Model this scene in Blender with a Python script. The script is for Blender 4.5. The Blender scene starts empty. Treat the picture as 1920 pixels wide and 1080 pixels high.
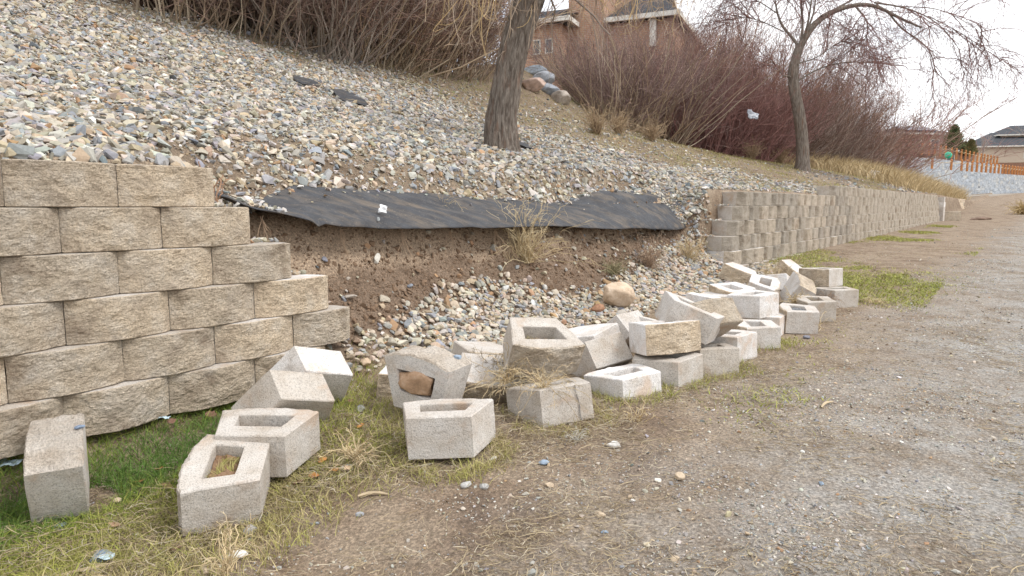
import bpy, bmesh, math, random
import numpy as np
from mathutils import Matrix, Euler, Vector

random.seed(7)
RNG = np.random.default_rng(7)
SC = bpy.context.scene
COL = SC.collection
R = math.radians

# ------------------------------------------------------------------ camera, sky, sun, exposure
CH = 1.05
F = 1280.0
PIT = math.atan(155 / 1280)
cam = bpy.data.cameras.new("camera")
cam.sensor_width = 36
cam.lens = 24
cam.clip_start = 0.05
cam.clip_end = 2000
camo = bpy.data.objects.new("camera", cam)
COL.objects.link(camo)
camo.location = (0, 0, CH)
camo.rotation_euler = (math.pi / 2 - PIT, 0, 0)
SC.camera = camo

SUN_EL, SUN_AZ = 52, 104          # azimuth measured from +Y towards +X
world = bpy.data.worlds.new("World")
SC.world = world
world.use_nodes = True
nt = world.node_tree
nt.nodes.clear()
wo = nt.nodes.new("ShaderNodeOutputWorld")
bg = nt.nodes.new("ShaderNodeBackground")
bg.inputs["Strength"].default_value = 0.12
sky = nt.nodes.new("ShaderNodeTexSky")
sky.sky_type = 'NISHITA'
sky.sun_disc = False
sky.sun_elevation = R(SUN_EL)
sky.sun_rotation = R(SUN_AZ)
sky.air_density = 1.0
sky.dust_density = 2.0
tc = nt.nodes.new("ShaderNodeTexCoord")
mp = nt.nodes.new("ShaderNodeMapping")
mp.inputs["Scale"].default_value = (1.0, 1.0, 2.6)
mp.inputs["Location"].default_value = (0.35, 0.1, 0.0)
nz = nt.nodes.new("ShaderNodeTexNoise")
nz.inputs["Scale"].default_value = 2.6
nz.inputs["Detail"].default_value = 8
nz.inputs["Roughness"].default_value = 0.6
rp = nt.nodes.new("ShaderNodeValToRGB")
rp.color_ramp.elements[0].position = 0.36
rp.color_ramp.elements[0].color = (0.30, 0.30, 0.30, 1)
rp.color_ramp.elements[1].position = 0.52
rp.color_ramp.elements[1].color = (1, 1, 1, 1)
mx = nt.nodes.new("ShaderNodeMixRGB")
mx.inputs["Color2"].default_value = (9.3, 9.45, 9.7, 1)
nt.links.new(tc.outputs["Generated"], mp.inputs["Vector"])
nt.links.new(mp.outputs["Vector"], nz.inputs["Vector"])
nt.links.new(nz.outputs["Fac"], rp.inputs["Fac"])
nt.links.new(rp.outputs["Color"], mx.inputs["Fac"])
nt.links.new(sky.outputs["Color"], mx.inputs["Color1"])
nt.links.new(mx.outputs["Color"], bg.inputs["Color"])
nt.links.new(bg.outputs["Background"], wo.inputs["Surface"])

sun = bpy.data.lights.new("sun", 'SUN')
sun.energy = 1.5
sun.angle = R(18)
sun.color = (1.0, 0.975, 0.94)
suno = bpy.data.objects.new("sun", sun)
COL.objects.link(suno)
sd = Vector((math.sin(R(SUN_AZ)) * math.cos(R(SUN_EL)), math.cos(R(SUN_AZ)) * math.cos(R(SUN_EL)), math.sin(R(SUN_EL))))
suno.rotation_euler = sd.to_track_quat('Z', 'Y').to_euler()
suno.location = (0, 0, 30)

SC.view_settings.view_transform = 'Standard'
SC.view_settings.look = 'None'
SC.view_settings.gamma = 1
SC.view_settings.exposure = 0.60

# ------------------------------------------------------------------ geometry frame of the place
cP, sP = math.cos(PIT), math.sin(PIT)
P0 = np.array([-1.58, 3.61])        # corner where the standing wall breaks off
U = np.array([.611, .7916])         # along the wall
N = np.array([-.7916, .611])        # into the hillside


def ray(px, py):
    a = (px - 960) / F
    b = (540 - py) / F
    return np.array([a, cP + b * sP, b * cP - sP])


def atY(px, py, Y):
    r = ray(px, py)
    return r * (Y / r[1]) + np.array([0, 0, CH])


def atz(px, py, z):
    r = ray(px, py)
    return r * ((z - CH) / r[2]) + np.array([0, 0, CH])


def xy(t, D):
    t = np.asarray(t, float)
    D = np.asarray(D, float)
    return P0[0] + t * U[0] + D * N[0], P0[1] + t * U[1] + D * N[1]


def tD(x, y):
    dx = np.asarray(x, float) - P0[0]
    dy = np.asarray(y, float) - P0[1]
    return dx * U[0] + dy * U[1], dx * N[0] + dy * N[1]


def project(x, y, z):
    z = z - CH
    d = y * cP - z * sP
    v = y * sP + z * cP
    d = np.where(d < .05, .05, d)
    return 960 + F * x / d, 540 - F * v / d, d


def sst(a, b, x):
    x = np.clip((x - a) / (b - a), 0, 1)
    return x * x * (3 - 2 * x)


def _h(ix, iy, iz, seed):
    h = (ix.astype(np.int64) * 374761393 + iy.astype(np.int64) * 668265263 + iz.astype(np.int64) * 2147483647 + seed * 974711) & 0xffffffff
    h = ((h ^ (h >> 13)) * 1274126177) & 0xffffffff
    h = (h ^ (h >> 16)) & 0xffffffff
    return h / 4294967295.0


def vnoise(x, y, z=0.0, seed=0):
    x, y, z = np.broadcast_arrays(np.asarray(x, float), np.asarray(y, float), np.asarray(z, float))
    ix, iy, iz = np.floor(x), np.floor(y), np.floor(z)
    fx, fy, fz = x - ix, y - iy, z - iz
    fx = fx * fx * (3 - 2 * fx)
    fy = fy * fy * (3 - 2 * fy)
    fz = fz * fz * (3 - 2 * fz)
    r = 0
    for a in (0, 1):
        for b in (0, 1):
            for c in (0, 1):
                w = (fx if a else 1 - fx) * (fy if b else 1 - fy) * (fz if c else 1 - fz)
                r = r + w * _h(ix + a, iy + b, iz + c, seed)
    return r * 2 - 1


def fbm(x, y, z=0.0, seed=0, octv=4, gain=.5):
    r = 0
    a = 1.0
    s = 0
    for i in range(octv):
        r = r + a * vnoise(np.asarray(x) * 2 ** i + 17.3 * i, np.asarray(y) * 2 ** i + 5.1 * i, np.asarray(z) * 2 ** i, seed + i)
        s += a
        a *= gain
    return r / s


GT = np.array([-8, -.9, -.5, -.2, .3, 1, 4, 5.6, 8, 31, 42, 62, 75, 95, 160, 900.])
GZ = np.array([-.2, -.17, -.15, -.085, -.05, -.02, 0, .03, .15, .38, .72, 1.5, 2.1, 2.6, 3.2, 4.])


def ground_z(t, D):
    z = np.interp(t, GT, GZ)
    z = z + .11 * np.exp(-((t - .05) / .25) ** 2 - ((D + .62) / .26) ** 2)
    z = z + (.04 + .14 * sst(.2, -.6, t)) * np.exp(-((D + .02) / .27) ** 2) * sst(3, -1, t)
    z = z + .05 * np.exp(-((D + .2) / .8) ** 2) * sst(6.5, 8.5, t) * sst(40, 25, t)
    return z


def hill_z(t, D):
    Dc = np.clip(D, 0, 7.8)
    A = 1.22 + .22 * Dc + .019 * Dc ** 2 + .12 * np.clip(D - 7.8, 0, 25)
    Db = np.clip(D, 0, 5.5)
    B = 1.42 + .40 * Db - .032 * Db ** 2 + .05 * np.clip(D - 5.5, 0, 25)
    m = sst(12, 28, t)
    z = A * (1 - m) + B * m
    e = sst(31, 50, t)
    z = z * (1 - e) + (1.35 + .07 * np.clip(D, 0, 6)) * e
    far = sst(50, 66, t)
    z = z * (1 - far) + np.maximum(ground_z(t, D) + .15, 1.2) * far
    z = z + .95 * np.exp(-((t - 14.4) / 2.0) ** 2 - ((D - 9.3) / 1.6) ** 2)
    # sag behind the collapsed stretch
    c = sst(-.3, .9, t) * (1 - sst(4.4, 5.6, t))
    z = z - .24 * c * np.exp(-((D - .7) / .75) ** 2)
    return z


PD = np.array([-1.6, -.8, -.35, -.05, .15, .36, .47, .52, .56, .62, .95, 1.3])
PZ = np.array([0, .03, .08, .19, .33, .52, .68, .78, .88, .97, 1.14, 1.33])


def collapsed(t):
    return sst(-.05, .75, t) * (1 - sst(6.85, 7.4, t))


def height(t, D, noise=True):
    t = np.asarray(t, float)
    D = np.asarray(D, float)
    g = ground_z(t, D)
    h = hill_z(t, D)
    st = sst(.12, .24, D)
    wall = g * (1 - st) + h * st
    Dn = D + (.05 * fbm(t * 2.2, D * 2.2, 0, 5) if noise else 0)
    prof = np.interp(Dn, PD, PZ)
    sh = -.038 * (t - 2.0) * sst(.4, .6, D)
    sh = sh + .24 * sst(4.6, 5.6, t) * sst(.52, .70, D) * (1 - sst(.8, 1.2, D))
    fr = sst(.95, 1.3, D)
    pr = (g + prof * (1 - .0) + sh + .0) * (1 - fr) + h * fr
    # keep the rubble toe level with the ground in front
    c = collapsed(t)
    z = wall * (1 - c) + np.where(D > 1.3, h, pr) * c
    if noise:
        rough = .03 * fbm(t * 1.3, D * 1.3, 0, 1) + .012 * fbm(t * 6, D * 6, 0, 2)
        onhill = sst(.25, 1.2, D)
        tr_ = sst(-1.3, -2.2, D) * sst(30, 15, t)
        z = z + rough * (.35 + .9 * onhill + .35 * tr_) + tr_ * (.006 * fbm(t * 14, D * 14, 0, 23, 3) - .022 * (np.exp(-((D + 3.3 + .1 * np.sin(t * .7)) / .22) ** 2) + np.exp(-((D + 4.9 + .1 * np.sin(t * .7)) / .22) ** 2)))
        soil = c * sst(-.2, .2, D) * sst(1.0, .6, D)
        z = z + soil * .035 * fbm(t * 9, D * 9, z * 7, 9, 3)
    return z


def hxy(x, y):
    t, D = tD(x, y)
    return height(t, D)


def hit(px, py, y0=1.5, y1=90):
    """where that line of sight meets the ground"""
    r = ray(px, py)
    Ys = np.geomspace(y0, y1, 900)
    x = r[0] * Ys / r[1]
    z = CH + r[2] * Ys / r[1]
    h = hxy(x, Ys)
    i = int(np.argmax(z < h))
    return float(x[i]), float(Ys[i]), float(h[i])


# ------------------------------------------------------------------ object helpers
def tag(o, label=None, cat=None, group=None, kind=None):
    if label:
        o["label"] = label
    if cat:
        o["category"] = cat
    if group:
        o["group"] = group
    if kind:
        o["kind"] = kind
    return o


def empty(name, loc, rot=(0, 0, 0)):
    o = bpy.data.objects.new(name, None)
    o.empty_display_size = .1
    COL.objects.link(o)
    o.location = loc
    o.rotation_euler = rot
    return o


def link(name, me, parent=None, loc=None, rot=None):
    o = bpy.data.objects.new(name, me)
    COL.objects.link(o)
    if parent is not None:
        o.parent = parent
    if loc is not None:
        o.location = loc
    if rot is not None:
        o.rotation_euler = rot
    return o


def np_mesh(name, V, faces, mats, colors=None, smooth=False, fmat=None):
    """faces: int array (n,k) or a list of such arrays"""
    if isinstance(faces, np.ndarray):
        faces = [faces]
    me = bpy.data.meshes.new(name)
    V = np.asarray(V, np.float32)
    me.vertices.add(len(V))
    me.vertices.foreach_set("co", V.ravel())
    loops = np.concatenate([f.ravel() for f in faces]).astype(np.int32)
    counts = np.concatenate([np.full(len(f), f.shape[1]) for f in faces]).astype(np.int32)
    starts = np.concatenate([[0], np.cumsum(counts)[:-1]]).astype(np.int32)
    me.loops.add(len(loops))
    me.loops.foreach_set("vertex_index", loops)
    me.polygons.add(len(counts))
    me.polygons.foreach_set("loop_start", starts)
    me.polygons.foreach_set("loop_total", counts)
    if fmat is not None:
        me.polygons.foreach_set("material_index", np.asarray(fmat, np.int32))
    me.polygons.foreach_set("use_smooth", np.full(len(counts), smooth))
    me.update(calc_edges=True)
    if colors is not None:
        ca = me.color_attributes.new("Col", 'FLOAT_COLOR', 'POINT')
        c = np.ones((len(V), 4), np.float32)
        c[:, :3] = colors
        ca.data.foreach_set("color", c.ravel())
    for m in (mats if isinstance(mats, (list, tuple)) else [mats]):
        me.materials.append(m)
    return me


def tubes(P, Rr, sides=3, cap=False):
    """P (n,k,3) poly-lines, Rr (n,k) radii -> verts, quad faces"""
    n, k, _ = P.shape
    T = np.gradient(P, axis=1)
    T /= np.linalg.norm(T, axis=2, keepdims=True) + 1e-9
    ref = np.tile(np.array([.31, .83, .47]), (n, 1))
    a = np.cross(T[:, 0], ref)
    a /= np.linalg.norm(a, axis=1, keepdims=True) + 1e-9
    A = np.zeros_like(P)
    for i in range(k):
        a = a - (a * T[:, i]).sum(1, keepdims=True) * T[:, i]
        a /= np.linalg.norm(a, axis=1, keepdims=True) + 1e-9
        A[:, i] = a
    B = np.cross(T, A)
    th = np.arange(sides) * 2 * math.pi / sides
    V = P[:, :, None, :] + Rr[:, :, None, None] * (np.cos(th)[None, None, :, None] * A[:, :, None, :] + np.sin(th)[None, None, :, None] * B[:, :, None, :])
    idx = np.arange(n * k * sides).reshape(n, k, sides)
    i0 = idx[:, :-1, :]
    i1 = idx[:, 1:, :]
    q = np.stack([i0, np.roll(i0, -1, 2), np.roll(i1, -1, 2), i1], -1).reshape(-1, 4)
    return V.reshape(-1, 3), q


def merge(parts):
    """parts: list of (V, [faces], colors or None)"""
    Vs, Fs, Cs, off = [], {}, [], 0
    for V, f, c in parts:
        Vs.append(V)
        if isinstance(f, np.ndarray):
            f = [f]
        for a in f:
            Fs.setdefault(a.shape[1], []).append(a + off)
        if c is not None:
            c = np.asarray(c, float)
            if c.ndim == 1:
                c = np.tile(c, (len(V), 1))
            Cs.append(c)
        off += len(V)
    return np.concatenate(Vs), [np.concatenate(v) for v in Fs.values()], (np.concatenate(Cs) if Cs else None)


def boxes(lst):
    """lst of (x0,x1,y0,y1,z0,z1) -> one mesh part"""
    Vs, Fs = [], []
    f = np.array([[0, 3, 2, 1], [4, 5, 6, 7], [0, 1, 5, 4], [1, 2, 6, 5], [2, 3, 7, 6], [3, 0, 4, 7]])
    for i, (a, b, c, d, e, g) in enumerate(lst):
        Vs.append(np.array([[a, c, e], [b, c, e], [b, d, e], [a, d, e], [a, c, g], [b, c, g], [b, d, g], [a, d, g]], float))
        Fs.append(f + 8 * i)
    return np.concatenate(Vs), np.concatenate(Fs)


# ------------------------------------------------------------------ materials
def mat(name, rough=.9):
    m = bpy.data.materials.new(name)
    m.use_nodes = True
    b = m.node_tree.nodes["Principled BSDF"]
    b.inputs["Roughness"].default_value = rough
    b.inputs["Specular IOR Level"].default_value = .25
    return m, m.node_tree, b


def N_(nt, t, **k):
    n = nt.nodes.new("ShaderNode" + t)
    for a, v in k.items():
        if a in n.inputs:
            n.inputs[a].default_value = v
        else:
            setattr(n, a, v)
    return n


def noise_col(nt, vec, scale, stops, detail=6, rough=.6, dist=0.0):
    n = N_(nt, "TexNoise", Scale=scale, Detail=detail, Roughness=rough, Distortion=dist)
    nt.links.new(vec, n.inputs["Vector"])
    r = N_(nt, "ValToRGB")
    e = r.color_ramp.elements
    while len(e) < len(stops):
        e.new(.5)
    for i, (p, c) in enumerate(stops):
        e[i].position = p
        e[i].color = (*c, 1) if len(c) == 3 else c
    nt.links.new(n.outputs["Fac"], r.inputs["Fac"])
    return r.outputs["Color"], n.outputs["Fac"]


def mix(nt, fac, a, b, typ='MIX'):
    m = N_(nt, "MixRGB", blend_type=typ)
    for s, v in (("Fac", fac), ("Color1", a), ("Color2", b)):
        if isinstance(v, bpy.types.NodeSocket):
            nt.links.new(v, m.inputs[s])
        elif isinstance(v, (int, float)):
            m.inputs[s].default_value = v
        else:
            m.inputs[s].default_value = (*v, 1)
    return m.outputs["Color"]


def bump(nt, b, hgt, dist=.01, strength=1.0, prev=None):
    bm = N_(nt, "Bump", Distance=dist, Strength=strength)
    nt.links.new(hgt, bm.inputs["Height"])
    if prev is not None:
        nt.links.new(prev, bm.inputs["Normal"])
    nt.links.new(bm.outputs["Normal"], b.inputs["Normal"])
    return bm.outputs["Normal"]


def randvec(nt):
    """object coordinates shifted by a per-object random amount"""
    t = N_(nt, "TexCoord")
    oi = N_(nt, "ObjectInfo")
    ad = N_(nt, "VectorMath", operation='MULTIPLY_ADD')
    nt.links.new(oi.outputs["Random"], ad.inputs[0])
    ad.inputs[1].default_value = (37, 91, 53)
    nt.links.new(t.outputs["Object"], ad.inputs[2])
    return ad.outputs[0], oi.outputs["Random"]


def concrete(name, tanness=0.0):
    m, nt, b = mat(name, .92)
    v, rnd = randvec(nt)
    base, _ = noise_col(nt, v, 7, [(.3, (.55, .495, .43)), (.5, (.67, .64, .60)), (.7, (.74, .73, .71))])
    grain, gf = noise_col(nt, v, 170, [(.33, (.42, .42, .42)), (.47, (.95, .95, .95)), (.6, (1.08, 1.08, 1.08))], 3, .7)
    c = mix(nt, .85, base, grain, 'MULTIPLY')
    st, sf = noise_col(nt, v, 5.5, [(.56, (0, 0, 0)), (.70, (1, 1, 1))], 5, .6, .4)
    c = mix(nt, mix(nt, 1, st, (.62, .62, .62), 'MULTIPLY'), c, (.55, .40, .28))
    sg, _ = noise_col(nt, v, 11, [(.58, (0, 0, 0)), (.70, (.5, .5, .5))], 7, .7, .8)
    c = mix(nt, sg, c, (.33, .29, .25))
    tr = N_(nt, "ValToRGB")
    tr.color_ramp.elements[0].color = (.68, .63, .57, 1)
    tr.color_ramp.elements[1].color = (1.08, 1.08, 1.1, 1)
    nt.links.new(rnd, tr.inputs["Fac"])
    c = mix(nt, 1, c, tr.outputs["Color"], 'MULTIPLY')
    nt.links.new(c, b.inputs["Base Color"])
    n = bump(nt, b, gf, .004, .7)
    n2 = N_(nt, "TexNoise", Scale=45, Detail=5, Roughness=.65)
    nt.links.new(v, n2.inputs["Vector"])
    bump(nt, b, n2.outputs["Fac"], .007, .7, n)
    return m


def splitface(name, stain=True):
    m, nt, b = mat(name, .95)
    v, rnd = randvec(nt)
    base, _ = noise_col(nt, v, 9, [(.3, (.52, .42, .31)), (.5, (.72, .60, .445)), (.72, (.80, .715, .59))], 7, .65)
    grain, gf = noise_col(nt, v, 110, [(.33, (.52, .50, .48)), (.5, (.98, .98, .98)), (.68, (1.22, 1.22, 1.22))], 4, .75)
    c = mix(nt, .8, base, grain, 'MULTIPLY')
    gr, _ = noise_col(nt, v, 3.2, [(.46, (0, 0, 0)), (.70, (.45, .45, .45))], 4)
    c = mix(nt, gr, c, (.58, .53, .46))
    if stain:
        st, _ = noise_col(nt, v, 4.2, [(.55, (0, 0, 0)), (.70, (.62, .62, .62))], 4, .6, .3)
        c = mix(nt, st, c, (.25, .18, .12))
    tr = N_(nt, "ValToRGB")
    tr.color_ramp.elements[0].color = (.84, .84, .86, 1)
    tr.color_ramp.elements[1].color = (1.08, 1.04, 1.0, 1)
    nt.links.new(rnd, tr.inputs["Fac"])
    c = mix(nt, 1, c, tr.outputs["Color"], 'MULTIPLY')
    nt.links.new(c, b.inputs["Base Color"])
    mp1 = N_(nt, "Mapping")
    mp1.inputs["Scale"].default_value = (1, 1, 2.0)
    nt.links.new(v, mp1.inputs["Vector"])
    n1 = N_(nt, "TexNoise", Scale=48, Detail=6, Roughness=.66)
    nt.links.new(mp1.outputs[0], n1.inputs["Vector"])
    n = bump(nt, b, n1.outputs["Fac"], .034, 1.0)
    bump(nt, b, gf, .005, .8, n)
    return m


def attr_mat(name, rough=.9, grain=0, gscale=60, bdist=0.0, amt=.5, coord="Object", trans=0.0):
    """colour from the mesh's own colour attribute (real per-piece colour) plus grain"""
    m, nt, b = mat(name, rough)
    a = N_(nt, "VertexColor", layer_name="Col")
    c = a.outputs["Color"]
    if grain:
        t = N_(nt, "TexCoord")
        g, gf = noise_col(nt, t.outputs[coord], gscale, [(.3, (.62, .62, .62)), (.52, (1, 1, 1)), (.72, (1.25, 1.25, 1.25))], 5, .7)
        c = mix(nt, amt, c, g, 'MULTIPLY')
        if bdist:
            bump(nt, b, gf, bdist, .8)
    nt.links.new(c, b.inputs["Base Color"])
    return m


def plain(name, col, rough=.8, var=.25, scale=12, bdist=0.0):
    m, nt, b = mat(name, rough)
    v, rnd = randvec(nt)
    lo = tuple(x * (1 - var) for x in col)
    hi = tuple(min(1, x * (1 + var)) for x in col)
    c, f = noise_col(nt, v, scale, [(.3, lo), (.7, hi)])
    nt.links.new(c, b.inputs["Base Color"])
    if bdist:
        bump(nt, b, f, bdist)
    return m


M = {}
M['concrete'] = concrete('cast_concrete')
M['split'] = splitface('split_face_concrete')
M['splitplain'] = splitface('split_face_clean', False)
M['splitlight'] = splitface('split_face_pale', False)
for n_ in M['splitlight'].node_tree.nodes:
    if n_.type == 'VALTORGB' and len(n_.color_ramp.elements) == 3 and abs(n_.color_ramp.elements[1].color[0] - .72) < .01:
        n_.color_ramp.elements[0].color = (.60, .50, .39, 1)
        n_.color_ramp.elements[1].color = (.74, .66, .56, 1)
        n_.color_ramp.elements[2].color = (.82, .76, .68, 1)
M['splitold'] = splitface('split_face_weathered', True)
for n_ in M['splitold'].node_tree.nodes:
    if n_.type == 'VALTORGB' and len(n_.color_ramp.elements) == 3 and abs(n_.color_ramp.elements[1].color[0] - .72) < .01:
        n_.color_ramp.elements[0].color = (.40, .345, .275, 1)
        n_.color_ramp.elements[1].color = (.51, .445, .365, 1)
        n_.color_ramp.elements[2].color = (.59, .53, .45, 1)
    if n_.type == 'VALTORGB' and len(n_.color_ramp.elements) == 2 and abs(n_.color_ramp.elements[0].color[0] - .84) < .01:
        n_.color_ramp.elements[0].color = (.80, .80, .80, 1)
        n_.color_ramp.elements[1].color = (1.12, 1.08, 1.03, 1)
M['stone'] = attr_mat('gravel_stone', .85, 1, 55, .003, .55)
M['pebble'] = attr_mat('pebble', .9)
M['grass'] = attr_mat('grass_blade', .7)
M['straw'] = attr_mat('straw', .85)
M['twig'] = attr_mat('twig_bark', .85)

# ------------------------------------------------------------------ ground, one sheet
def axis(knots):
    out = []
    for a, b, s in knots:
        out += list(np.arange(a, b, s))
    return np.array(out + [knots[-1][1]])


tt = axis([(-60, -12, 6), (-12, -2.6, .4), (-2.6, 10, .05), (10, 20, .15), (20, 45, .5), (45, 120, 3), (120, 900, 60)])
dd = axis([(-500, -60, 40), (-60, -8, 2), (-8, -3.2, .2), (-3.2, -.8, .06), (-.8, 1.5, .03), (1.5, 9, .12), (9, 14, .5), (14, 60, 4), (60, 500, 60)])
TT, DD = np.meshgrid(tt, dd, indexing='ij')
ZZ = height(TT, DD)
XX, YY = xy(TT, DD)
nT, nD = TT.shape
idx = np.arange(nT * nD).reshape(nT, nD)
quads = np.stack([idx[:-1, :-1], idx[1:, :-1], idx[1:, 1:], idx[:-1, 1:]], -1).reshape(-1, 4)
Vg = np.stack([XX, YY, ZZ], -1).reshape(-1, 3)
# masks: R = moist soil of the bank, G = gravelly track, B = dry hillside
cc = collapsed(TT)
nzm = fbm(TT * .9, DD * .9, 0, 20)
DMP = 0
soil = cc * sst(-.3, .1, DD) * sst(1.1, .7, DD)
band = cc * sst(.44, .5, DD + .03 * nzm) * sst(.75, .62, DD)
track = sst(-1.7, -3.2, DD + .55 * nzm + .02 * np.clip(TT, 0, 30)) * sst(60, 40, TT)
dry = sst(.3, 1.0, DD)
Cg = np.stack([soil, track, dry], -1).reshape(-1, 3)
band_low = .44 + .02 * nzm
band = (cc * sst(.40, .47, DD + .035 * nzm) * sst(.74, .66, DD)).reshape(-1)
m, nt, b = mat('earth', .97)
va = N_(nt, "VertexColor", layer_name="Col")
sep = N_(nt, "SeparateColor")
nt.links.new(va.outputs["Color"], sep.inputs["Color"])
tcn = N_(nt, "TexCoord").outputs["Object"]
dirt, _ = noise_col(nt, tcn, 2.3, [(.28, (.10, .066, .044)), (.42, (.20, .145, .10)), (.58, (.275, .215, .155)), (.75, (.175, .135, .09))], 9, .68)
grey, _ = noise_col(nt, tcn, 1.9, [(.30, (.11, .078, .055)), (.42, (.205, .165, .125)), (.52, (.275, .25, .22)), (.68, (.345, .34, .325))], 12, .82)
grain, gf = noise_col(nt, tcn, 75, [(.3, (.28, .26, .24)), (.5, (1, 1, 1)), (.66, (2.1, 2.05, 2.0))], 5, .75)
soilc, _ = noise_col(nt, tcn, 5, [(.3, (.115, .078, .053)), (.55, (.185, .132, .092)), (.75, (.27, .20, .145))], 8, .7)
hillc, _ = noise_col(nt, tcn, 1.2, [(.3, (.13, .092, .063)), (.5, (.20, .152, .107)), (.7, (.27, .215, .15))], 8, .7)
c = mix(nt, sep.outputs[1], dirt, grey)
c = mix(nt, sep.outputs[2], c, hillc)
c = mix(nt, sep.outputs[0], c, soilc)
vb = N_(nt, "VertexColor", layer_name="Band")
c = mix(nt, vb.outputs["Color"], c, (.34, .255, .18))
c = mix(nt, .75, c, grain, 'MULTIPLY')
nt.links.new(c, b.inputs["Base Color"])
vor = N_(nt, "TexVoronoi", Scale=55)
nt.links.new(tcn, vor.inputs["Vector"])
n1 = bump(nt, b, gf, .006, .8)
n2 = bump(nt, b, vor.outputs["Distance"], .006, .5, n1)
nb = N_(nt, "TexNoise", Scale=9, Detail=8, Roughness=.7)
nt.links.new(tcn, nb.inputs["Vector"])
bump(nt, b, nb.outputs["Fac"], .05, .6, n2)
M['earth'] = m
ground = link("ground", np_mesh("ground", Vg, quads, M['earth'], Cg, True))
ba = ground.data.color_attributes.new("Band", 'FLOAT_COLOR', 'POINT')
ba.data.foreach_set("color", np.repeat(band[:, None], 4, 1).astype(np.float32).ravel())
tag(ground, "brown dirt track and eroded hillside earth", "ground", kind="structure")
# paler dried crust under the liner: a second thin soil sheet is not needed, its colour comes with the bank stones

# ------------------------------------------------------------------ blocks
BW, BR, BDp, BS, BH = .212, .142, .258, .040, .187


def block_outline(wf, wr, dep, sag, nf, facet=False):
    xs = np.linspace(-wf, wf, nf)
    prof = np.clip((1 - np.abs(xs) / wf) / .38, 0, 1) if facet else 1 - (xs / wf) ** 2
    front = np.stack([xs, -dep / 2 - sag * prof], 1)
    k = 5
    r1 = np.stack([np.linspace(wf, wr, k + 1)[1:], np.linspace(-dep / 2, dep / 2, k + 1)[1:]], 1)
    rr = np.stack([np.linspace(wr, -wr, k + 1)[1:], np.full(k, dep / 2)], 1)
    r2 = np.stack([np.linspace(-wr, -wf, k + 1)[1:-1], np.linspace(dep / 2, -dep / 2, k + 1)[1:-1]], 1)
    return np.concatenate([front, r1, rr, r2]), nf


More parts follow.
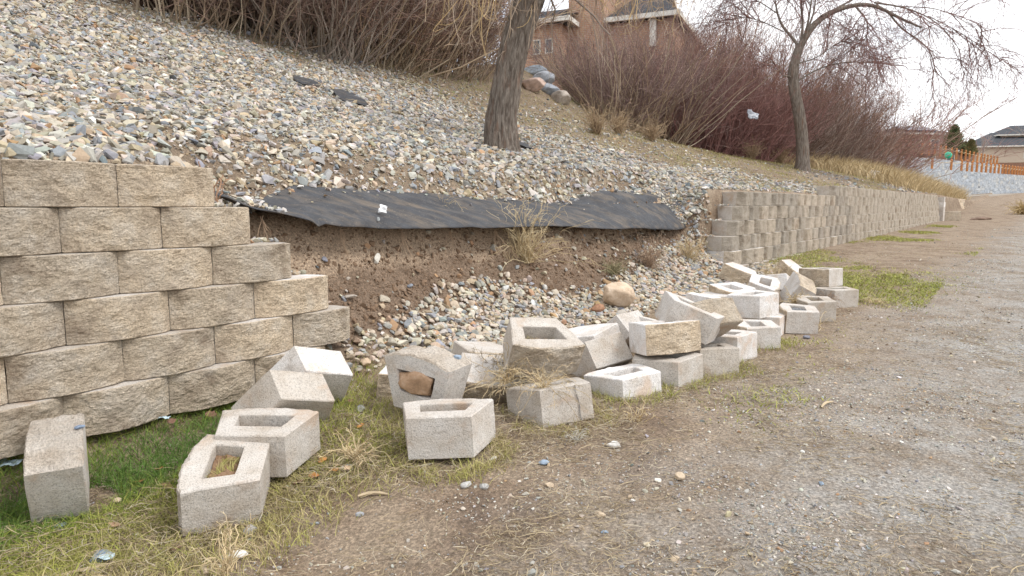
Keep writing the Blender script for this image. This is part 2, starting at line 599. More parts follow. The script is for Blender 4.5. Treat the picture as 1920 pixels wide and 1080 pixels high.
def block_mesh(name, seed, wf=BW, wr=BR, dep=BDp, sag=BS, H=BH, hole=True, nf=30, nz=12, rough=.010, bottom=True, cleanfront=False, facet=False):
    out, nf = block_outline(wf, wr, dep, sag, nf, facet)
    n = len(out)
    cen = out.mean(0)
    zs = np.concatenate([[0], [.005], np.linspace(.005, H - .005, nz)[1:-1], [H - .005], [H]])
    L = len(zs)
    s = np.linspace(0, 1, n)
    V = np.zeros((L, n, 3))
    nrm = np.roll(out, -1, 0) - np.roll(out, 1, 0)
    nrm = np.stack([nrm[:, 1], -nrm[:, 0]], 1)
    nrm /= np.linalg.norm(nrm, axis=1, keepdims=True)
    isf = np.arange(n) < nf
    edge = np.clip(np.minimum(out[:, 0] + wf, wf - out[:, 0]) / .03, 0, 1) * isf
    for i, z in enumerate(zs):
        p = out.copy()
        fr = (rough * 1.3 * fbm(out[:, 0] * 11, z * 15, 0, seed, 4, .6) + rough * .9 * np.abs(fbm(out[:, 0] * 32, z * 36, 0, seed + 9, 3, .6))) * (.25 + .75 * edge)
        jit = .0016 * fbm(out[:, 0] * 30, out[:, 1] * 30, z * 30, seed + 3)
        off = np.where(isf, fr, jit)
        if i in (0, L - 1):
            chip = .004 + .012 * np.clip(fbm(out[:, 0] * 22, out[:, 1] * 22, i, seed + 5, 3) - .12, 0, 1) + .045 * np.clip(fbm(out[:, 0] * 9, out[:, 1] * 9, i * 3.3, seed + 15, 2) - .42, 0, 1) + np.where(isf, .004, 0)
            off = off - chip
        V[i, :, :2] = p + nrm * off[:, None]
        V[i, :, 2] = z + (.0015 * vnoise(out[:, 0] * 20, out[:, 1] * 20, i, seed) if i in (0, L - 1) else 0)
    bm = bmesh.new()
    rings = [[bm.verts.new(V[i, j]) for j in range(n)] for i in range(L)]
    for i in range(L - 1):
        for j in range(n):
            k = (j + 1) % n
            f = bm.faces.new((rings[i][j], rings[i][k], rings[i + 1][k], rings[i + 1][j]))
            f.material_index = 1 if (j < nf - 1) else 0
    bm.faces.new(list(reversed(rings[0])))
    if hole:
        hf, hr, yf, yr = .122, .098, .050, .095
        a = (-hf, -dep / 2 + yf)
        b2 = (hf, -dep / 2 + yf)
        c2 = (hr, dep / 2 - yr)
        d2 = (-hr, dep / 2 - yr)
        pts = []
        for p, q in ((a, b2), (b2, c2), (c2, d2), (d2, a)):
            for u_ in np.linspace(0, 1, 7)[:-1]:
                pts.append((p[0] + (q[0] - p[0]) * u_, p[1] + (q[1] - p[1]) * u_))
        pts = np.array(pts)
        hc = pts.mean(0)
        pts = pts + .0022 * np.stack([vnoise(pts[:, 0] * 40, pts[:, 1] * 40, 0, seed + 7), vnoise(pts[:, 0] * 40, pts[:, 1] * 40, 3, seed + 7)], 1)
        hr_ = []
        for z, gr in ((H - .001, 1.03), (H - .006, 1.0), (H - .05, .985), (H - .15, .93)):
            hr_.append([bm.verts.new((hc[0] + (p[0] - hc[0]) * gr, hc[1] + (p[1] - hc[1]) * gr, z)) for p in pts])
        k = len(pts)
        for i in range(3):
            for j in range(k):
                q = (j + 1) % k
                bm.faces.new((hr_[i][j], hr_[i + 1][j], hr_[i + 1][q], hr_[i][q]))
        bm.faces.new(hr_[3])
        e1 = [bm.edges.get((rings[-1][j], rings[-1][(j + 1) % n])) for j in range(n)]
        e2 = [bm.edges.get((hr_[0][j], hr_[0][(j + 1) % k])) for j in range(k)]
        bmesh.ops.triangle_fill(bm, use_beauty=True, use_dissolve=False, edges=e1 + e2)
    else:
        bm.faces.new(rings[-1])
    bmesh.ops.recalc_face_normals(bm, faces=bm.faces)
    me = bpy.data.meshes.new(name)
    bm.to_mesh(me)
    bm.free()
    me.materials.append(M['concrete'])
    me.materials.append(M['splitplain'] if cleanfront else M['split'])
    return me


# ---- standing wall on the left
RT = [1.245 - .203 * i for i in range(7)]
WALL_L = {0: [-.907, -.455, .019], 1: [-.718, -.275, .20], 2: [-.501, -.04, .431], 3: [-.289, .173, .662],
          4: [-.528, -.079, .394, .80], 5: [-.34, .127, .59]}


def wall_block(t0, t1, row, seed, res, parent, name="block", D=None, meshcache=None):
    w = (t1 - t0) / 2 - .0015
    if D is None:
        D = -.027 * row
    zb = RT[row] - .203
    key = None
    if meshcache is not None:
        key = (res, seed % 9)
        me = meshcache.get(key)
        if me is None:
            me = block_mesh("wall_block", seed, w, w - .07, .26, .040, .2015, False, res[0], res[1], .011)
            meshcache[key] = me
    else:
        me = block_mesh("wall_block", seed, w, w - .07, .26, .060, .2015, False, res[0], res[1], .0095)
    jt = ((seed * 37) % 11 - 5) * .0007
    cx, cy = xy((t0 + t1) / 2, D + .13 + jt)
    o = link(name, me, parent, (cx, cy, zb), (0, 0, math.atan2(U[1], U[0]) + jt * 2.0))
    return o


bx, by = xy(-1.2, 0)
wallL = empty("retaining_wall", (float(bx), float(by), 0))
tag(wallL, "tan split face block retaining wall still standing at left, its courses stepping down to the collapse", "retaining wall", "split face block retaining walls")
wl_inv = Matrix.Translation(-Vector(wallL.location))
seed = 100
for row, js in WALL_L.items():
    js = [js[0] - .457 * k for k in range(6, 0, -1)] + js
    for a, b_ in zip(js[:-1], js[1:]):
        near = a > -1.9
        seed += 1
        o = wall_block(a, b_, row, seed, (52, 24) if near else (16, 8), wallL)
        o.matrix_parent_inverse = wl_inv

# ---- standing wall on the right
bx, by = xy(19, 0)
wallR = empty("retaining_wall", (float(bx), float(by), .2))
tag(wallR, "long weathered block retaining wall receding to the right beyond the collapse", "retaining wall", "split face block retaining walls")
wr_inv = Matrix.Translation(-Vector(wallR.location))
cache = {}
lst = []
T_END = 30.6
for row in range(-1, 6):
    t0 = 13.2 if row == -1 else 7.80 - .2285 * row if row < 4 else 6.88 + .2285 * (row - 3)
    k = 0
    while t0 + .457 * (k + 1) < T_END + .3:
        lst.append((t0 + .457 * k, row))
        k += 1
lst.sort()
RT_ext = {-1: 1.448}
rest = []
cnt = 0
ang = math.atan2(U[1], U[0])
for a, row in lst:
    seed += 1
    ztop = RT_ext.get(row, RT[row] if row >= 0 else 0)
    Drow = -.027 * row
    if cnt < 100:
        jt = ((seed * 37) % 11 - 5) * .0035
        key = ('n', seed % 14)
        if key not in cache:
            cache[key] = block_mesh("wall_block", seed, .227, .157, .26, .115, .2015, False, 30, 9, .010, facet=True)
        cx, cy = xy(a + .2285, Drow + .13 + jt)
        cache[key].materials[1] = M['splitold']
        o = link("block", cache[key], wallR, (cx, cy, ztop - .203), (0, 0, ang + jt))
        o.matrix_parent_inverse = wr_inv
        cnt += 1
    else:
        rest.append((a, Drow, ztop, seed))
key_me = {}
Vp, Fp, MI, off = [], [], [], 0
for i in range(8):
    me = block_mesh("tmp", 900 + i, .227, .157, .26, .115, .2015, False, 14, 5, .010, facet=True)
    co = np.zeros(len(me.vertices) * 3)
    me.vertices.foreach_get("co", co)
    key_me[i] = (co.reshape(-1, 3), [tuple(p.vertices) for p in me.polygons], [p.material_index for p in me.polygons])
verts, faces, mis = [], [], []
for a, Drow, ztop, sd_ in rest:
    co, fs, mi = key_me[sd_ % 8]
    jt = ((sd_ * 37) % 11 - 5) * .0030
    cx, cy = xy(a + .2285, Drow + .13 + jt)
    ca, sa = math.cos(ang), math.sin(ang)
    w = np.stack([co[:, 0] * ca - co[:, 1] * sa + cx, co[:, 0] * sa + co[:, 1] * ca + cy, co[:, 2] + ztop - .203], 1)
    o0 = len(verts)
    verts += [tuple(v) for v in w]
    faces += [tuple(i + o0 for i in f) for f in fs]
    mis += mi
me = bpy.data.meshes.new("far_blocks")
me.from_pydata(verts, [], faces)
me.polygons.foreach_set("material_index", mis)
me.materials.append(M['concrete'])
me.materials.append(M['splitold'])
o = link("far_blocks", me, wallR)
o.matrix_parent_inverse = wr_inv
o["kind"] = "stuff"

# ---- fallen and loose blocks
POSES = {
    'B1': (-1.716, 2.649, 0.004, -1.576, -0.214, -4.173),
    'B2': (-1.110, 2.586, -0.115, -0.048, 0.190, -1.377),
    'B3': (-1.074, 2.837, -0.054, -0.105, -0.017, 3.150),
    'B4': (-1.010, 3.099, 0.056, 4.078, 3.390, 0.831),
    'B5': (-0.992, 3.408, 0.104, 0.957, -0.259, 3.988),
    'B7': (-0.382, 3.472, 0.152, 1.531, -3.067, -0.567),
    'B8': (-0.295, 2.945, -0.033, 0.012, 0.058, 3.078),
    'T': (0.117, 3.691, 0.213, 0.439, 0.083, 0.388),
    'B9': (0.232, 3.377, -0.040, 0.166, 0.039, 3.555),
    'B10': (0.675, 3.851, -0.092, 0.052, 0.047, 3.688),
    'B11': (0.592, 4.212, 0.012, 6.867, 0.131, -2.622),
    'B12': (0.927, 4.175, 0.145, -0.120, 0.014, 0.475),
    'B13': (0.928, 4.098, -0.051, -0.033, 0.042, 2.584),
    'B14': (1.273, 4.332, -0.042, 0.080, -0.032, 3.430),
    'B15': (1.112, 4.353, 0.236, -0.013, -0.384, 2.908),
    'B16': (1.299, 4.466, 0.192, 2.522, -3.046, -2.780),
    'B17': (2.031, 5.632, 0.137, 0.028, 0.024, -2.470),
    'B18': (1.886, 5.144, -0.032, 0.018, 0.012, -1.692),
    'B19': (1.471, 4.697, -0.022, -0.013, 0.041, 2.579),
    'B20': (2.090, 5.640, -0.040, 0.000, 0.000, 2.75),
    'B21': (2.446, 5.733, -0.000, -0.029, 0.042, -1.853),
    'B22': (2.804, 6.206, 0.013, 0.021, 0.027, -1.755),
    'B23': (3.330, 6.924, 0.020, -0.006, -0.007, 3.378),
    'B24': (3.327, 7.256, 0.197, 0.008, -0.056, -1.217),
    'B25': (2.833, 6.942, 0.207, 1.049, -3.372, 1.342),
    'B26': (2.549, 7.003, 0.106, 0.240, -0.204, 1.142),
    'B33': (0.868, 4.879, 0.056, 0.776, 0.015, 3.957),
    'B27': (2.12, 6.45, 0.10, 0.1, 0.1, -1.2),
    'B28': (1.72, 6.05, 0.06, 0.12, -0.1, 2.4),
    'B34': (1.98, 6.35, 0.04, -0.1, 0.15, 2.7),
    'B29': (3.50, 8.60, 0.12, 0.15, 0.62, -0.5),
    'B30': (3.05, 7.90, 0.05, 0.25, 0.1, 2.9),
    'B31': (2.75, 8.30, 0.12, 0.1, 0.35, -0.4),
    'B32': (1.00, 4.98, 0.03, 0.25, -0.1, 2.3),
    'B35': (0.52, 4.55, 0.02, -0.15, 0.2, 2.6),
    'B36': (-0.20, 4.10, 0.01, 0.1, 0.15, 0.7),
    'B37': (-0.16, 3.76, -0.01, 0.40, 0.12, 0.25),
    'B6': (-0.57, 3.80, -0.06, 0.0, 0.08, 0.25),
}
LABELS = {
    'B1': "block on its back in green grass at far left, rough face up",
    'B2': "white topped block nearest the camera, its core full of soil and yellow grass",
    'B3': "grey block behind the soil filled one, pebbles and a blue stone in its core",
    'B4': "smooth white block on edge beside the grass, in front of its twin",
    'B5': "smooth white block tipped on edge against the rubble, closest to the wall end",
    'B7': "block tipped on its back showing a core packed with orange clay",
    'B8': "pale open core block with grass inside, in front of the clay packed block",
    'T': "brown faced block tilted on top of another, dry grass around its foot",
    'B9': "block with a dark vertical stain carrying the tilted brown faced block",
    'B10': "block with a long slot core, between the stained block and the stacked rough faced one",
    'B11': "speckled white block leaning behind the slot core block",
    'B12': "rough brown faced block set level on top of a smooth one",
    'B13': "smooth pinkish block under the level rough faced block",
    'B14': "greenish grey block at the foot of the large leaning grey block",
    'B15': "large grey block leaning steeply with its long slot facing up",
    'B16': "rough faced block tipped forward between the leaning grey block and the orange stained one",
    'B17': "orange stained block stacked on the second layer in the middle of the row",
    'B18': "white topped block with an open core directly under the orange stained block",
    'B19': "block with twigs in its core just right of the greenish grey one",
    'B20': "pinkish block squeezed behind the one under the orange stained block",
    'B21': "round nosed block with grey gravel in its core and straws against it",
    'B22': "white topped block with square core under the tipped tan block",
    'B23': "tan block at the far right end of the bottom row",
    'B24': "block with a rough left face resting on top at the far right end",
    'B25': "tan block tipped on its side with rough face up near the far end",
    'B26': "bright round nosed block with a square hole tilted behind the orange stained block",
    'B27': "small visible round nose of a block half buried left of the bright square holed one",
    'B28': "pale block nearly buried in rubble behind the rough tipped block",
    'B34': "pale block top showing between rubble and the orange stained block",
    'B29': "leaning white speckled block farthest back in the dry weeds",
    'B30': "white speckled block lying flat in dry weeds behind the bright square holed one",
    'B31': "thin edge of a tilted block where the rubble meets the far wall",
    'B32': "bright block showing behind the leaning grey block and left of it",
    'B33': "pale block on edge behind the level rough faced block",
    'B35': "pale block half buried behind the tilted brown faced one, stones on its top",
    'B36': "pale block buried in rubble between the clay packed and the brown faced block",
    'B37': "dirty white block under dead grass just left of the tilted brown faced one",
    'B6': "tan end of a block peeking out left of the clay packed block",
}
loose = {}
for i, (k, p) in enumerate(POSES.items()):
    me = block_mesh("loose_block_mesh", 300 + i * 7, hole=k not in ('B28', 'B29', 'B30', 'B31', 'B32', 'B34', 'B35', 'B36', 'B37', 'B4', 'B5', 'B11', 'B33'), nf=30, nz=14, rough=.011)
    o = link("loose_block", me, None, p[:3], p[3:])
    if k in ('B1', 'B7', 'B2', 'B26'):
        me.materials[1] = M['splitlight']
    tag(o, LABELS[k], "concrete block", "loose retaining wall blocks")
    loose[k] = o


sp = np.linspace(0, 1, 12)
SV = np.stack([np.concatenate([-.05 - .02 * sp + .004 * np.sin(sp * 9) - .002 - .001 * np.sin(sp * 23), -.05 - .02 * sp + .004 * np.sin(sp * 9) + .002 + .001 * np.cos(sp * 17)]),
               np.full(24, BDp / 2 + .004), np.tile(BH - .002 - sp * (BH - .01), 2)], 1)
SQ = np.stack([np.arange(11), np.arange(1, 12), np.arange(13, 24), np.arange(12, 23)], -1)
st_ = link("stain", np_mesh("stain", SV, SQ, plain('dark_streak', (.20, .19, .18), .9, .3, 60)), loose['B9'])
sm_ = st_.modifiers.new("thick", 'SOLIDIFY')
sm_.thickness = .002


def block_point(k, x, y, z):
    p = POSES[k]
    return Matrix.LocRotScale(Vector(p[:3]), Euler(p[3:]), None) @ Vector((x, y, z))


# ------------------------------------------------------------------ stones
def stone_protos(n, pts, seed, flat=.65):
    out = []
    rg = np.random.default_rng(seed)
    for _ in range(n):
        bm = bmesh.new()
        p = rg.normal(size=(pts, 3))
        p /= np.linalg.norm(p, axis=1, keepdims=True)
        p *= rg.uniform(.82, 1.0, (pts, 1))
        p = np.sign(p) * np.abs(p) ** .85
        p *= np.array([1, rg.uniform(.6, .9), flat * rg.uniform(.7, 1.15)])
        vs = [bm.verts.new(q) for q in p]
        r = bmesh.ops.convex_hull(bm, input=vs)
        bmesh.ops.delete(bm, geom=[v for v in bm.verts if not v.link_faces], context='VERTS')
        bmesh.ops.triangulate(bm, faces=bm.faces)
        bmesh.ops.recalc_face_normals(bm, faces=bm.faces)
        bm.verts.ensure_lookup_table()
        bm.verts.index_update()
        V = np.array([v.co[:] for v in bm.verts])
        Fc = np.array([[v.index for v in f.verts] for f in bm.faces])
        bm.free()
        out.append((V, Fc))
    return out


PAL = np.array([[.60, .54, .45], [.47, .45, .42], [.38, .38, .38], [.34, .36, .39], [.49, .40, .29], [.46, .30, .18],
                [.68, .66, .62], [.40, .37, .31], [.56, .47, .37], [.22, .24, .27]])
PWT = np.array([.17, .17, .13, .12, .12, .03, .10, .09, .05, .02])


def stone_field(pos, size, protos, nrm=None, seed=1, wts=PWT, lift=.25, tilt=.35):
    """pos (n,3) size (n,) -> merged verts, faces, colours"""
    rg = np.random.default_rng(seed)
    n = len(pos)
    which = rg.integers(0, len(protos), n)
    yaw = rg.uniform(0, 2 * math.pi, n)
    tx = rg.normal(0, tilt, n)
    ty = rg.normal(0, tilt, n)
    cy_, sy_ = np.cos(yaw), np.sin(yaw)
    Rz = np.zeros((n, 3, 3)); Rz[:, 0, 0] = cy_; Rz[:, 0, 1] = -sy_; Rz[:, 1, 0] = sy_; Rz[:, 1, 1] = cy_; Rz[:, 2, 2] = 1
    Rx = np.zeros((n, 3, 3)); Rx[:, 0, 0] = 1; Rx[:, 1, 1] = np.cos(tx); Rx[:, 1, 2] = -np.sin(tx); Rx[:, 2, 1] = np.sin(tx); Rx[:, 2, 2] = np.cos(tx)
    Ry = np.zeros((n, 3, 3)); Ry[:, 1, 1] = 1; Ry[:, 0, 0] = np.cos(ty); Ry[:, 0, 2] = np.sin(ty); Ry[:, 2, 0] = -np.sin(ty); Ry[:, 2, 2] = np.cos(ty)
    Rm = Ry @ Rx @ Rz
    if nrm is not None:
        z = nrm / np.linalg.norm(nrm, axis=1, keepdims=True)
        x = np.cross(np.tile([0, 1., 0], (n, 1)), z)
        x /= np.linalg.norm(x, axis=1, keepdims=True)
        y = np.cross(z, x)
        B = np.stack([x, y, z], -1)
        Rm = B @ Rm
    cidx = rg.choice(len(PAL), n, p=wts / wts.sum())
    col = PAL[cidx] * np.array([.83, .81, .775]) * rg.uniform(.78, 1.18, (n, 1)) * (1 + rg.normal(0, .03, (n, 3)))
    parts = []
    up = nrm if nrm is not None else np.tile([0, 0, 1.], (n, 1))
    for w in range(len(protos)):
        ii = np.where(which == w)[0]
        if not len(ii):
            continue
        V, Fc = protos[w]
        st = rg.uniform(.8, 1.25, (len(ii), 1, 3))
        P = np.einsum('nij,nvj->nvi', Rm[ii], V[None] * st * size[ii, None, None]) + pos[ii, None, :] + up[ii, None, :] * (lift * size[ii])[:, None, None]
        Fa = Fc[None] + (np.arange(len(ii)) * len(V))[:, None, None]
        parts.append((P.reshape(-1, 3), Fa.reshape(-1, 3), np.repeat(col[ii], len(V), 0)))
    return merge(parts)


PR_A = stone_protos(18, 11, 1, .55)
PR_B = stone_protos(16, 17, 2, .58)
PR_S = stone_protos(8, 9, 3)


def normals(t, D, e=.06):
    hx = (height(t + e, D) - height(t - e, D)) / (2 * e)
    hy = (height(t, D + e) - height(t, D - e)) / (2 * e)
    g = np.stack([-(hx * U[0] + hy * N[0]), -(hx * U[1] + hy * N[1]), np.ones_like(hx)], -1)
    g[:, :2] = np.clip(g[:, :2], -1.2, 1.2)
    return g / np.linalg.norm(g, axis=1, keepdims=True)


# ---- woven black liner hanging over the edge of the slip
def fab_edge(t):
    """lower edge: D, z above world zero"""
    ts = np.array([-.05, .28, .45, .91, 1.1, 1.9, 3.3, 5.46, 6.5, 7.0, 7.25, 7.4])
    zs = np.array([1.13, 1.09, 1.02, .925, .90, .87, .84, .77, .73, .75, .93, 1.16])
    return np.full_like(t, .30) + .03 * np.sin(t * 1.9) + .10 * sst(6.6, 7.3, t), np.interp(t, ts, zs)


def fab_top(t):
    ts = np.array([-.05, .45, .9, 1.2, 2., 3.1, 4.3, 5.1, 5.7, 6.2, 6.8, 7.4])
    Ds = np.array([.40, .60, .85, 1.0, 1.0, 1.0, 1.0, .95, .88, .86, .80, .6])
    return np.interp(t, ts, Ds)


def fabric_z(t, D):
    De, ze = fab_edge(t)
    Dt = fab_top(t)
    zt = np.maximum(height(t, Dt, False) - .0, ze + .05)
    v = np.clip((D - De) / (Dt - De), 0, 1)
    return ze + (zt - ze) * (v ** .85), v


ts = np.linspace(-.05, 7.38, 260)
vs = np.linspace(0, 1, 34)
TS, VS = np.meshgrid(ts, vs, indexing='ij')
De, ze = fab_edge(TS)
Dt = fab_top(TS)
DS = De + (Dt - De) * VS
FZ, _ = fabric_z(TS, DS)
wr = .024 * fbm(TS * 1.1, VS * 2.2, 0, 40, 3) + .010 * np.abs(fbm(TS * 3, VS * 2.2, 0, 43, 3)) + .005 * np.sin(VS * 16 + TS * .8 + 2 * fbm(TS * .7, VS, 0, 44)) * sst(0, .3, VS)
FZ = FZ + wr + .012
FZ = FZ + .012 * (1 - VS) * fbm(TS * 1.4, TS * 0, 0, 47, 3)
FZ = FZ - .03 * np.exp(-((TS - .93) / .03) ** 2) * (1 - VS)
lip = sst(.12, 0, VS)
DS = DS + lip * .012
FZ = np.maximum(FZ, np.where((DS > .66), height(TS, DS) + .014, -9))
X_, Y_ = xy(TS, DS + .012 * fbm(TS * 3, VS * 2, 0, 48) * (1 - VS))
n1_, n2_ = TS.shape
idn = np.arange(n1_ * n2_).reshape(n1_, n2_)
q = np.stack([idn[:-1, :-1], idn[1:, :-1], idn[1:, 1:], idn[:-1, 1:]], -1).reshape(-1, 4)
m, nt, b = mat('liner', .72)
tcn = N_(nt, "TexCoord").outputs["Object"]
mpn = N_(nt, "Mapping")
mpn.inputs["Rotation"].default_value = (0, 0, -math.atan2(U[1], U[0]))
mpn.inputs["Scale"].default_value = (.8, 4.5, 4.5)
nt.links.new(tcn, mpn.inputs["Vector"])
bc, _ = noise_col(nt, tcn, 8, [(.3, (.030, .034, .042)), (.7, (.060, .068, .080))])
du, _ = noise_col(nt, mpn.outputs[0], 1.5, [(.48, (.10, .10, .10)), (.74, (.78, .78, .78))], 9, .66, .2)
c = mix(nt, du, bc, (.21, .165, .12))
fl, ff = noise_col(nt, tcn, 70, [(.62, (0, 0, 0)), (.72, (.5, .5, .5))], 3)
c = mix(nt, fl, c, (.33, .28, .22))
nt.links.new(c, b.inputs["Base Color"])
b.inputs["Specular IOR Level"].default_value = .18
wv = N_(nt, "TexNoise", Scale=6, Detail=4)
nt.links.new(mpn.outputs[0], wv.inputs["Vector"])
bump(nt, b, wv.outputs["Fac"], .02, .7)
M['liner'] = m
Vf = np.stack([X_, Y_, FZ], -1).reshape(-1, 3)
fl0 = Vf[0].copy()
liner = link("landscape_fabric", np_mesh("landscape_fabric", Vf - fl0, q, m, None, True), None, fl0)
sm = liner.modifiers.new("thick", 'SOLIDIFY')
sm.thickness = .006
sm.offset = -1
tag(liner, "long sheet of black landscape fabric hanging torn over the edge of the eroded bank", "landscape fabric")

# ---- slope gravel
def slope_points():
    T, D_ = [], []
    # density by distance bands (along t)
    for a, b_, dens in ((-2.6, 2.5, 900), (2.5, 6, 900), (6, 10, 680), (10, 16, 440), (16, 24, 170), (24, 34, 110)):
        n_ = int((b_ - a) * 8.3 * dens)
        T.append(RNG.uniform(a, b_, n_))
        D_.append(RNG.uniform(.22, 8.5, n_))
    T.append(RNG.uniform(7.0, 7.75, 1500))
    D_.append(RNG.uniform(-.02, .8, 1500))
    return np.concatenate(T), np.concatenate(D_)


t, D = slope_points()
x, y = xy(t, D)
z = height(t, D)
px, py, dep = project(x, y, z)
keep = (px > -260) & (px < 2050) & (py > -200) & (y > .3) & ~((t > 7.35) & (D < .27))
c_ = collapsed(t)
keep &= ~((c_ > .35) & (D < fab_top(t) * .98 - .03 + .10 * fbm(t * 3, D * 3, 0, 71)) & (t < 6.75))
keep &= ~((c_ > .35) & (D < .62) & (t < 6.95))
# bare earth pockets and grass-grown parts of the slope
bare = fbm(t * .8, D * .8, 0, 60)
pr = np.ones(len(t))
pr *= 1 - .85 * sst(.40, .55, bare) * sst(2.5, 4, D)
pr *= 1 - .75 * np.exp(-((t - .55) / .35) ** 2 - ((D - 1.15) / .5) ** 2)
pr *= 1 - .8 * np.exp(-((t - 2.1) / .5) ** 2 - ((D - 1.25) / .2) ** 2)
grassy = sst(6.0, 8.8, t) * sst(-.2, .25, fbm(t * .35, D * .5, 0, 61) + .16 + .13 * (D - 1.8))
pr *= 1 - .90 * grassy
pr *= 1 - .85 * sst(6.2, 7.8, D + .6 * bare)
pr *= 1 - .8 * sst(14, 20, t) * sst(.6, 1.6, D)
keep &= (RNG.uniform(size=len(t)) < pr)
for fx, fy, fa in ((575, 161, .20), (656, 188, .22), (982, 279, .16), (1166, 303, .14)):
    hx_, hy_, hz_ = hit(fx, fy, 4, 20)
    keep &= ((x - hx_) / fa) ** 2 + ((y - hy_) / (fa * .8)) ** 2 > 1
FLAPS = [((548, 150), (600, 172), 2.2), ((625, 180), (690, 196), 1.8), ((965, 262), (1000, 292), 2.0), ((1150, 297), (1180, 309), 1.7)]
t, D, x, y, z = t[keep], D[keep], x[keep], y[keep], z[keep]
nr = normals(t, D)
sz = np.exp(RNG.normal(math.log(.0220), .48, len(t)))
big = np.exp(-((t + .8) / 1.6) ** 2)
sz *= 1 + .35 * big
sz = np.clip(sz, .010, .062)
sz *= 1 + .012 * np.clip(t, 0, 30)
wts = PWT.copy()
mV, mF, mC = stone_field(np.stack([x, y, z + .008 * RNG.uniform(-1, 1.6, len(x))], -1), sz, PR_A, nr, 5, wts)
g1 = link("slope_gravel", np_mesh("slope_gravel", mV, mF, M['stone'], mC))
tag(g1, "angular grey and cream gravel covering the hillside above the walls", "gravel", kind="stuff")
NST = len(t)
tf = RNG.uniform(-2, 11, 70000)
Df = RNG.uniform(.25, 7.6, 70000)
xf, yf = xy(tf, Df)
zf0 = height(tf, Df)
pxf, pyf, _d = project(xf, yf, zf0)
kf = (pxf > -200) & (pxf < 2000) & (pyf > -100) & ~((collapsed(tf) > .35) & (Df < fab_top(tf) + .03) & (tf < 6.9)) & (RNG.uniform(size=70000) < .9 - .5 * sst(6, 9, tf))
tf, Df, xf, yf, zf0 = tf[kf], Df[kf], xf[kf], yf[kf], zf0[kf]
mV, mF, mC = stone_field(np.stack([xf, yf, zf0 + .004], -1), np.clip(np.exp(RNG.normal(math.log(.0095), .35, len(xf))), .004, .018), PR_S, normals(tf, Df), 55)
gf1 = link("slope_fines", np_mesh("slope_fines", mV, mF, M['stone'], mC * np.array([.92, .88, .82])))
tag(gf1, "small dusty chips filling the gaps of the slope gravel", "gravel", kind="stuff")
# keep a record of the gravel piled on the liner's right lobe and loose bits on the liner
t = RNG.uniform(6.1, 7.38, 2600)
D = RNG.uniform(.30, 1.0, 2600)
zf, v = fabric_z(t, D)
ok = (D > fab_edge(t)[0] + .015) & (RNG.uniform(size=len(t)) < sst(6.7, 6.95, t + .22 * fbm(t * 4, D * 4, 0, 81) + .25 * (D - .5)))
t2 = RNG.uniform(.0, .75, 500)
D2 = RNG.uniform(.33, .95, 500)
zf2, v2 = fabric_z(t2, D2)
ok2 = (v2 > .12) & (RNG.uniform(size=500) < .5)
t3 = RNG.uniform(.7, 6.7, 420)
D3 = RNG.uniform(.35, 1.05, 420)
zf3, v3 = fabric_z(t3, D3)
ok3 = (RNG.uniform(size=420) < .05 + .8 * sst(.75, .98, v3)) & (v3 > .06)
t = np.concatenate([t[ok], t2[ok2], t3[ok3]])
D = np.concatenate([D[ok], D2[ok2], D3[ok3]])
zf = np.maximum(np.concatenate([zf[ok], zf2[ok2], zf3[ok3]]) + .02, height(t, D))
x, y = xy(t, D)
sz = np.clip(np.exp(RNG.normal(math.log(.021), .3, len(t))), .009, .042)
mV, mF, mC = stone_field(np.stack([x, y, zf], -1), sz, PR_A, None, 6)
g2 = link("gravel_on_fabric", np_mesh("gravel_on_fabric", mV, mF, M['stone'], mC))
tag(g2, "loose gravel lying on the black fabric", "gravel", kind="stuff")

# ---- rubble apron below the bank
n_ = 26000
t = RNG.uniform(.1, 9.6, n_)
D = RNG.uniform(-1.3, .62, n_)
z = height(t, D)
x, y = xy(t, D)
a1 = fbm(t * 1.1, D * 1.6, 0, 90)
top = .10 + .12 * a1 + .14 * np.exp(-((t - 2.5) / .6) ** 2) + .26 * sst(4.7, 5.5, t) - .12 * sst(1.5, .6, t) - .10 * np.exp(-((t - 3.9) / .5) ** 2)
toe = -.50 - .14 * a1 + .25 * sst(1.8, .8, t) - .25 * sst(3, 6, t)
pr = sst(top + .1, top - .12, D) * sst(toe - .15, toe + .1, D) * sst(.35, 1.1, t + .3 * a1) * (1 - sst(7.4, 8.6, t))
pr = np.maximum(pr, .055 * sst(.62, .5, D) * sst(.1, .3, D) * sst(.6, 1.2, t) * sst(7.5, 7, t))
pr *= np.where(t > 7.0, sst(-.1, -.3, D), 1)
keep = RNG.uniform(size=n_) < pr
t, D, x, y, z = t[keep], D[keep], x[keep], y[keep], z[keep]
sz = np.clip(np.exp(RNG.normal(math.log(.022), .36, len(t))), .009, .055)
w2 = PWT.copy()
w2[[4, 8, 5, 0]] *= [1.7, 2.4, 1.7, 1.7]
w2[[2, 3, 9, 6]] *= [.8, .7, .5, .5]
mV, mF, mC = stone_field(np.stack([x, y, z + .02 * RNG.uniform(-.2, 1, len(x))], -1), sz, PR_B, normals(t, D), 8, w2)
g3 = link("rubble_gravel", np_mesh("rubble_gravel", mV, mF, M['stone'], mC))
tag(g3, "mixed round gravel spilled at the foot of the eroded bank", "gravel", kind="stuff")

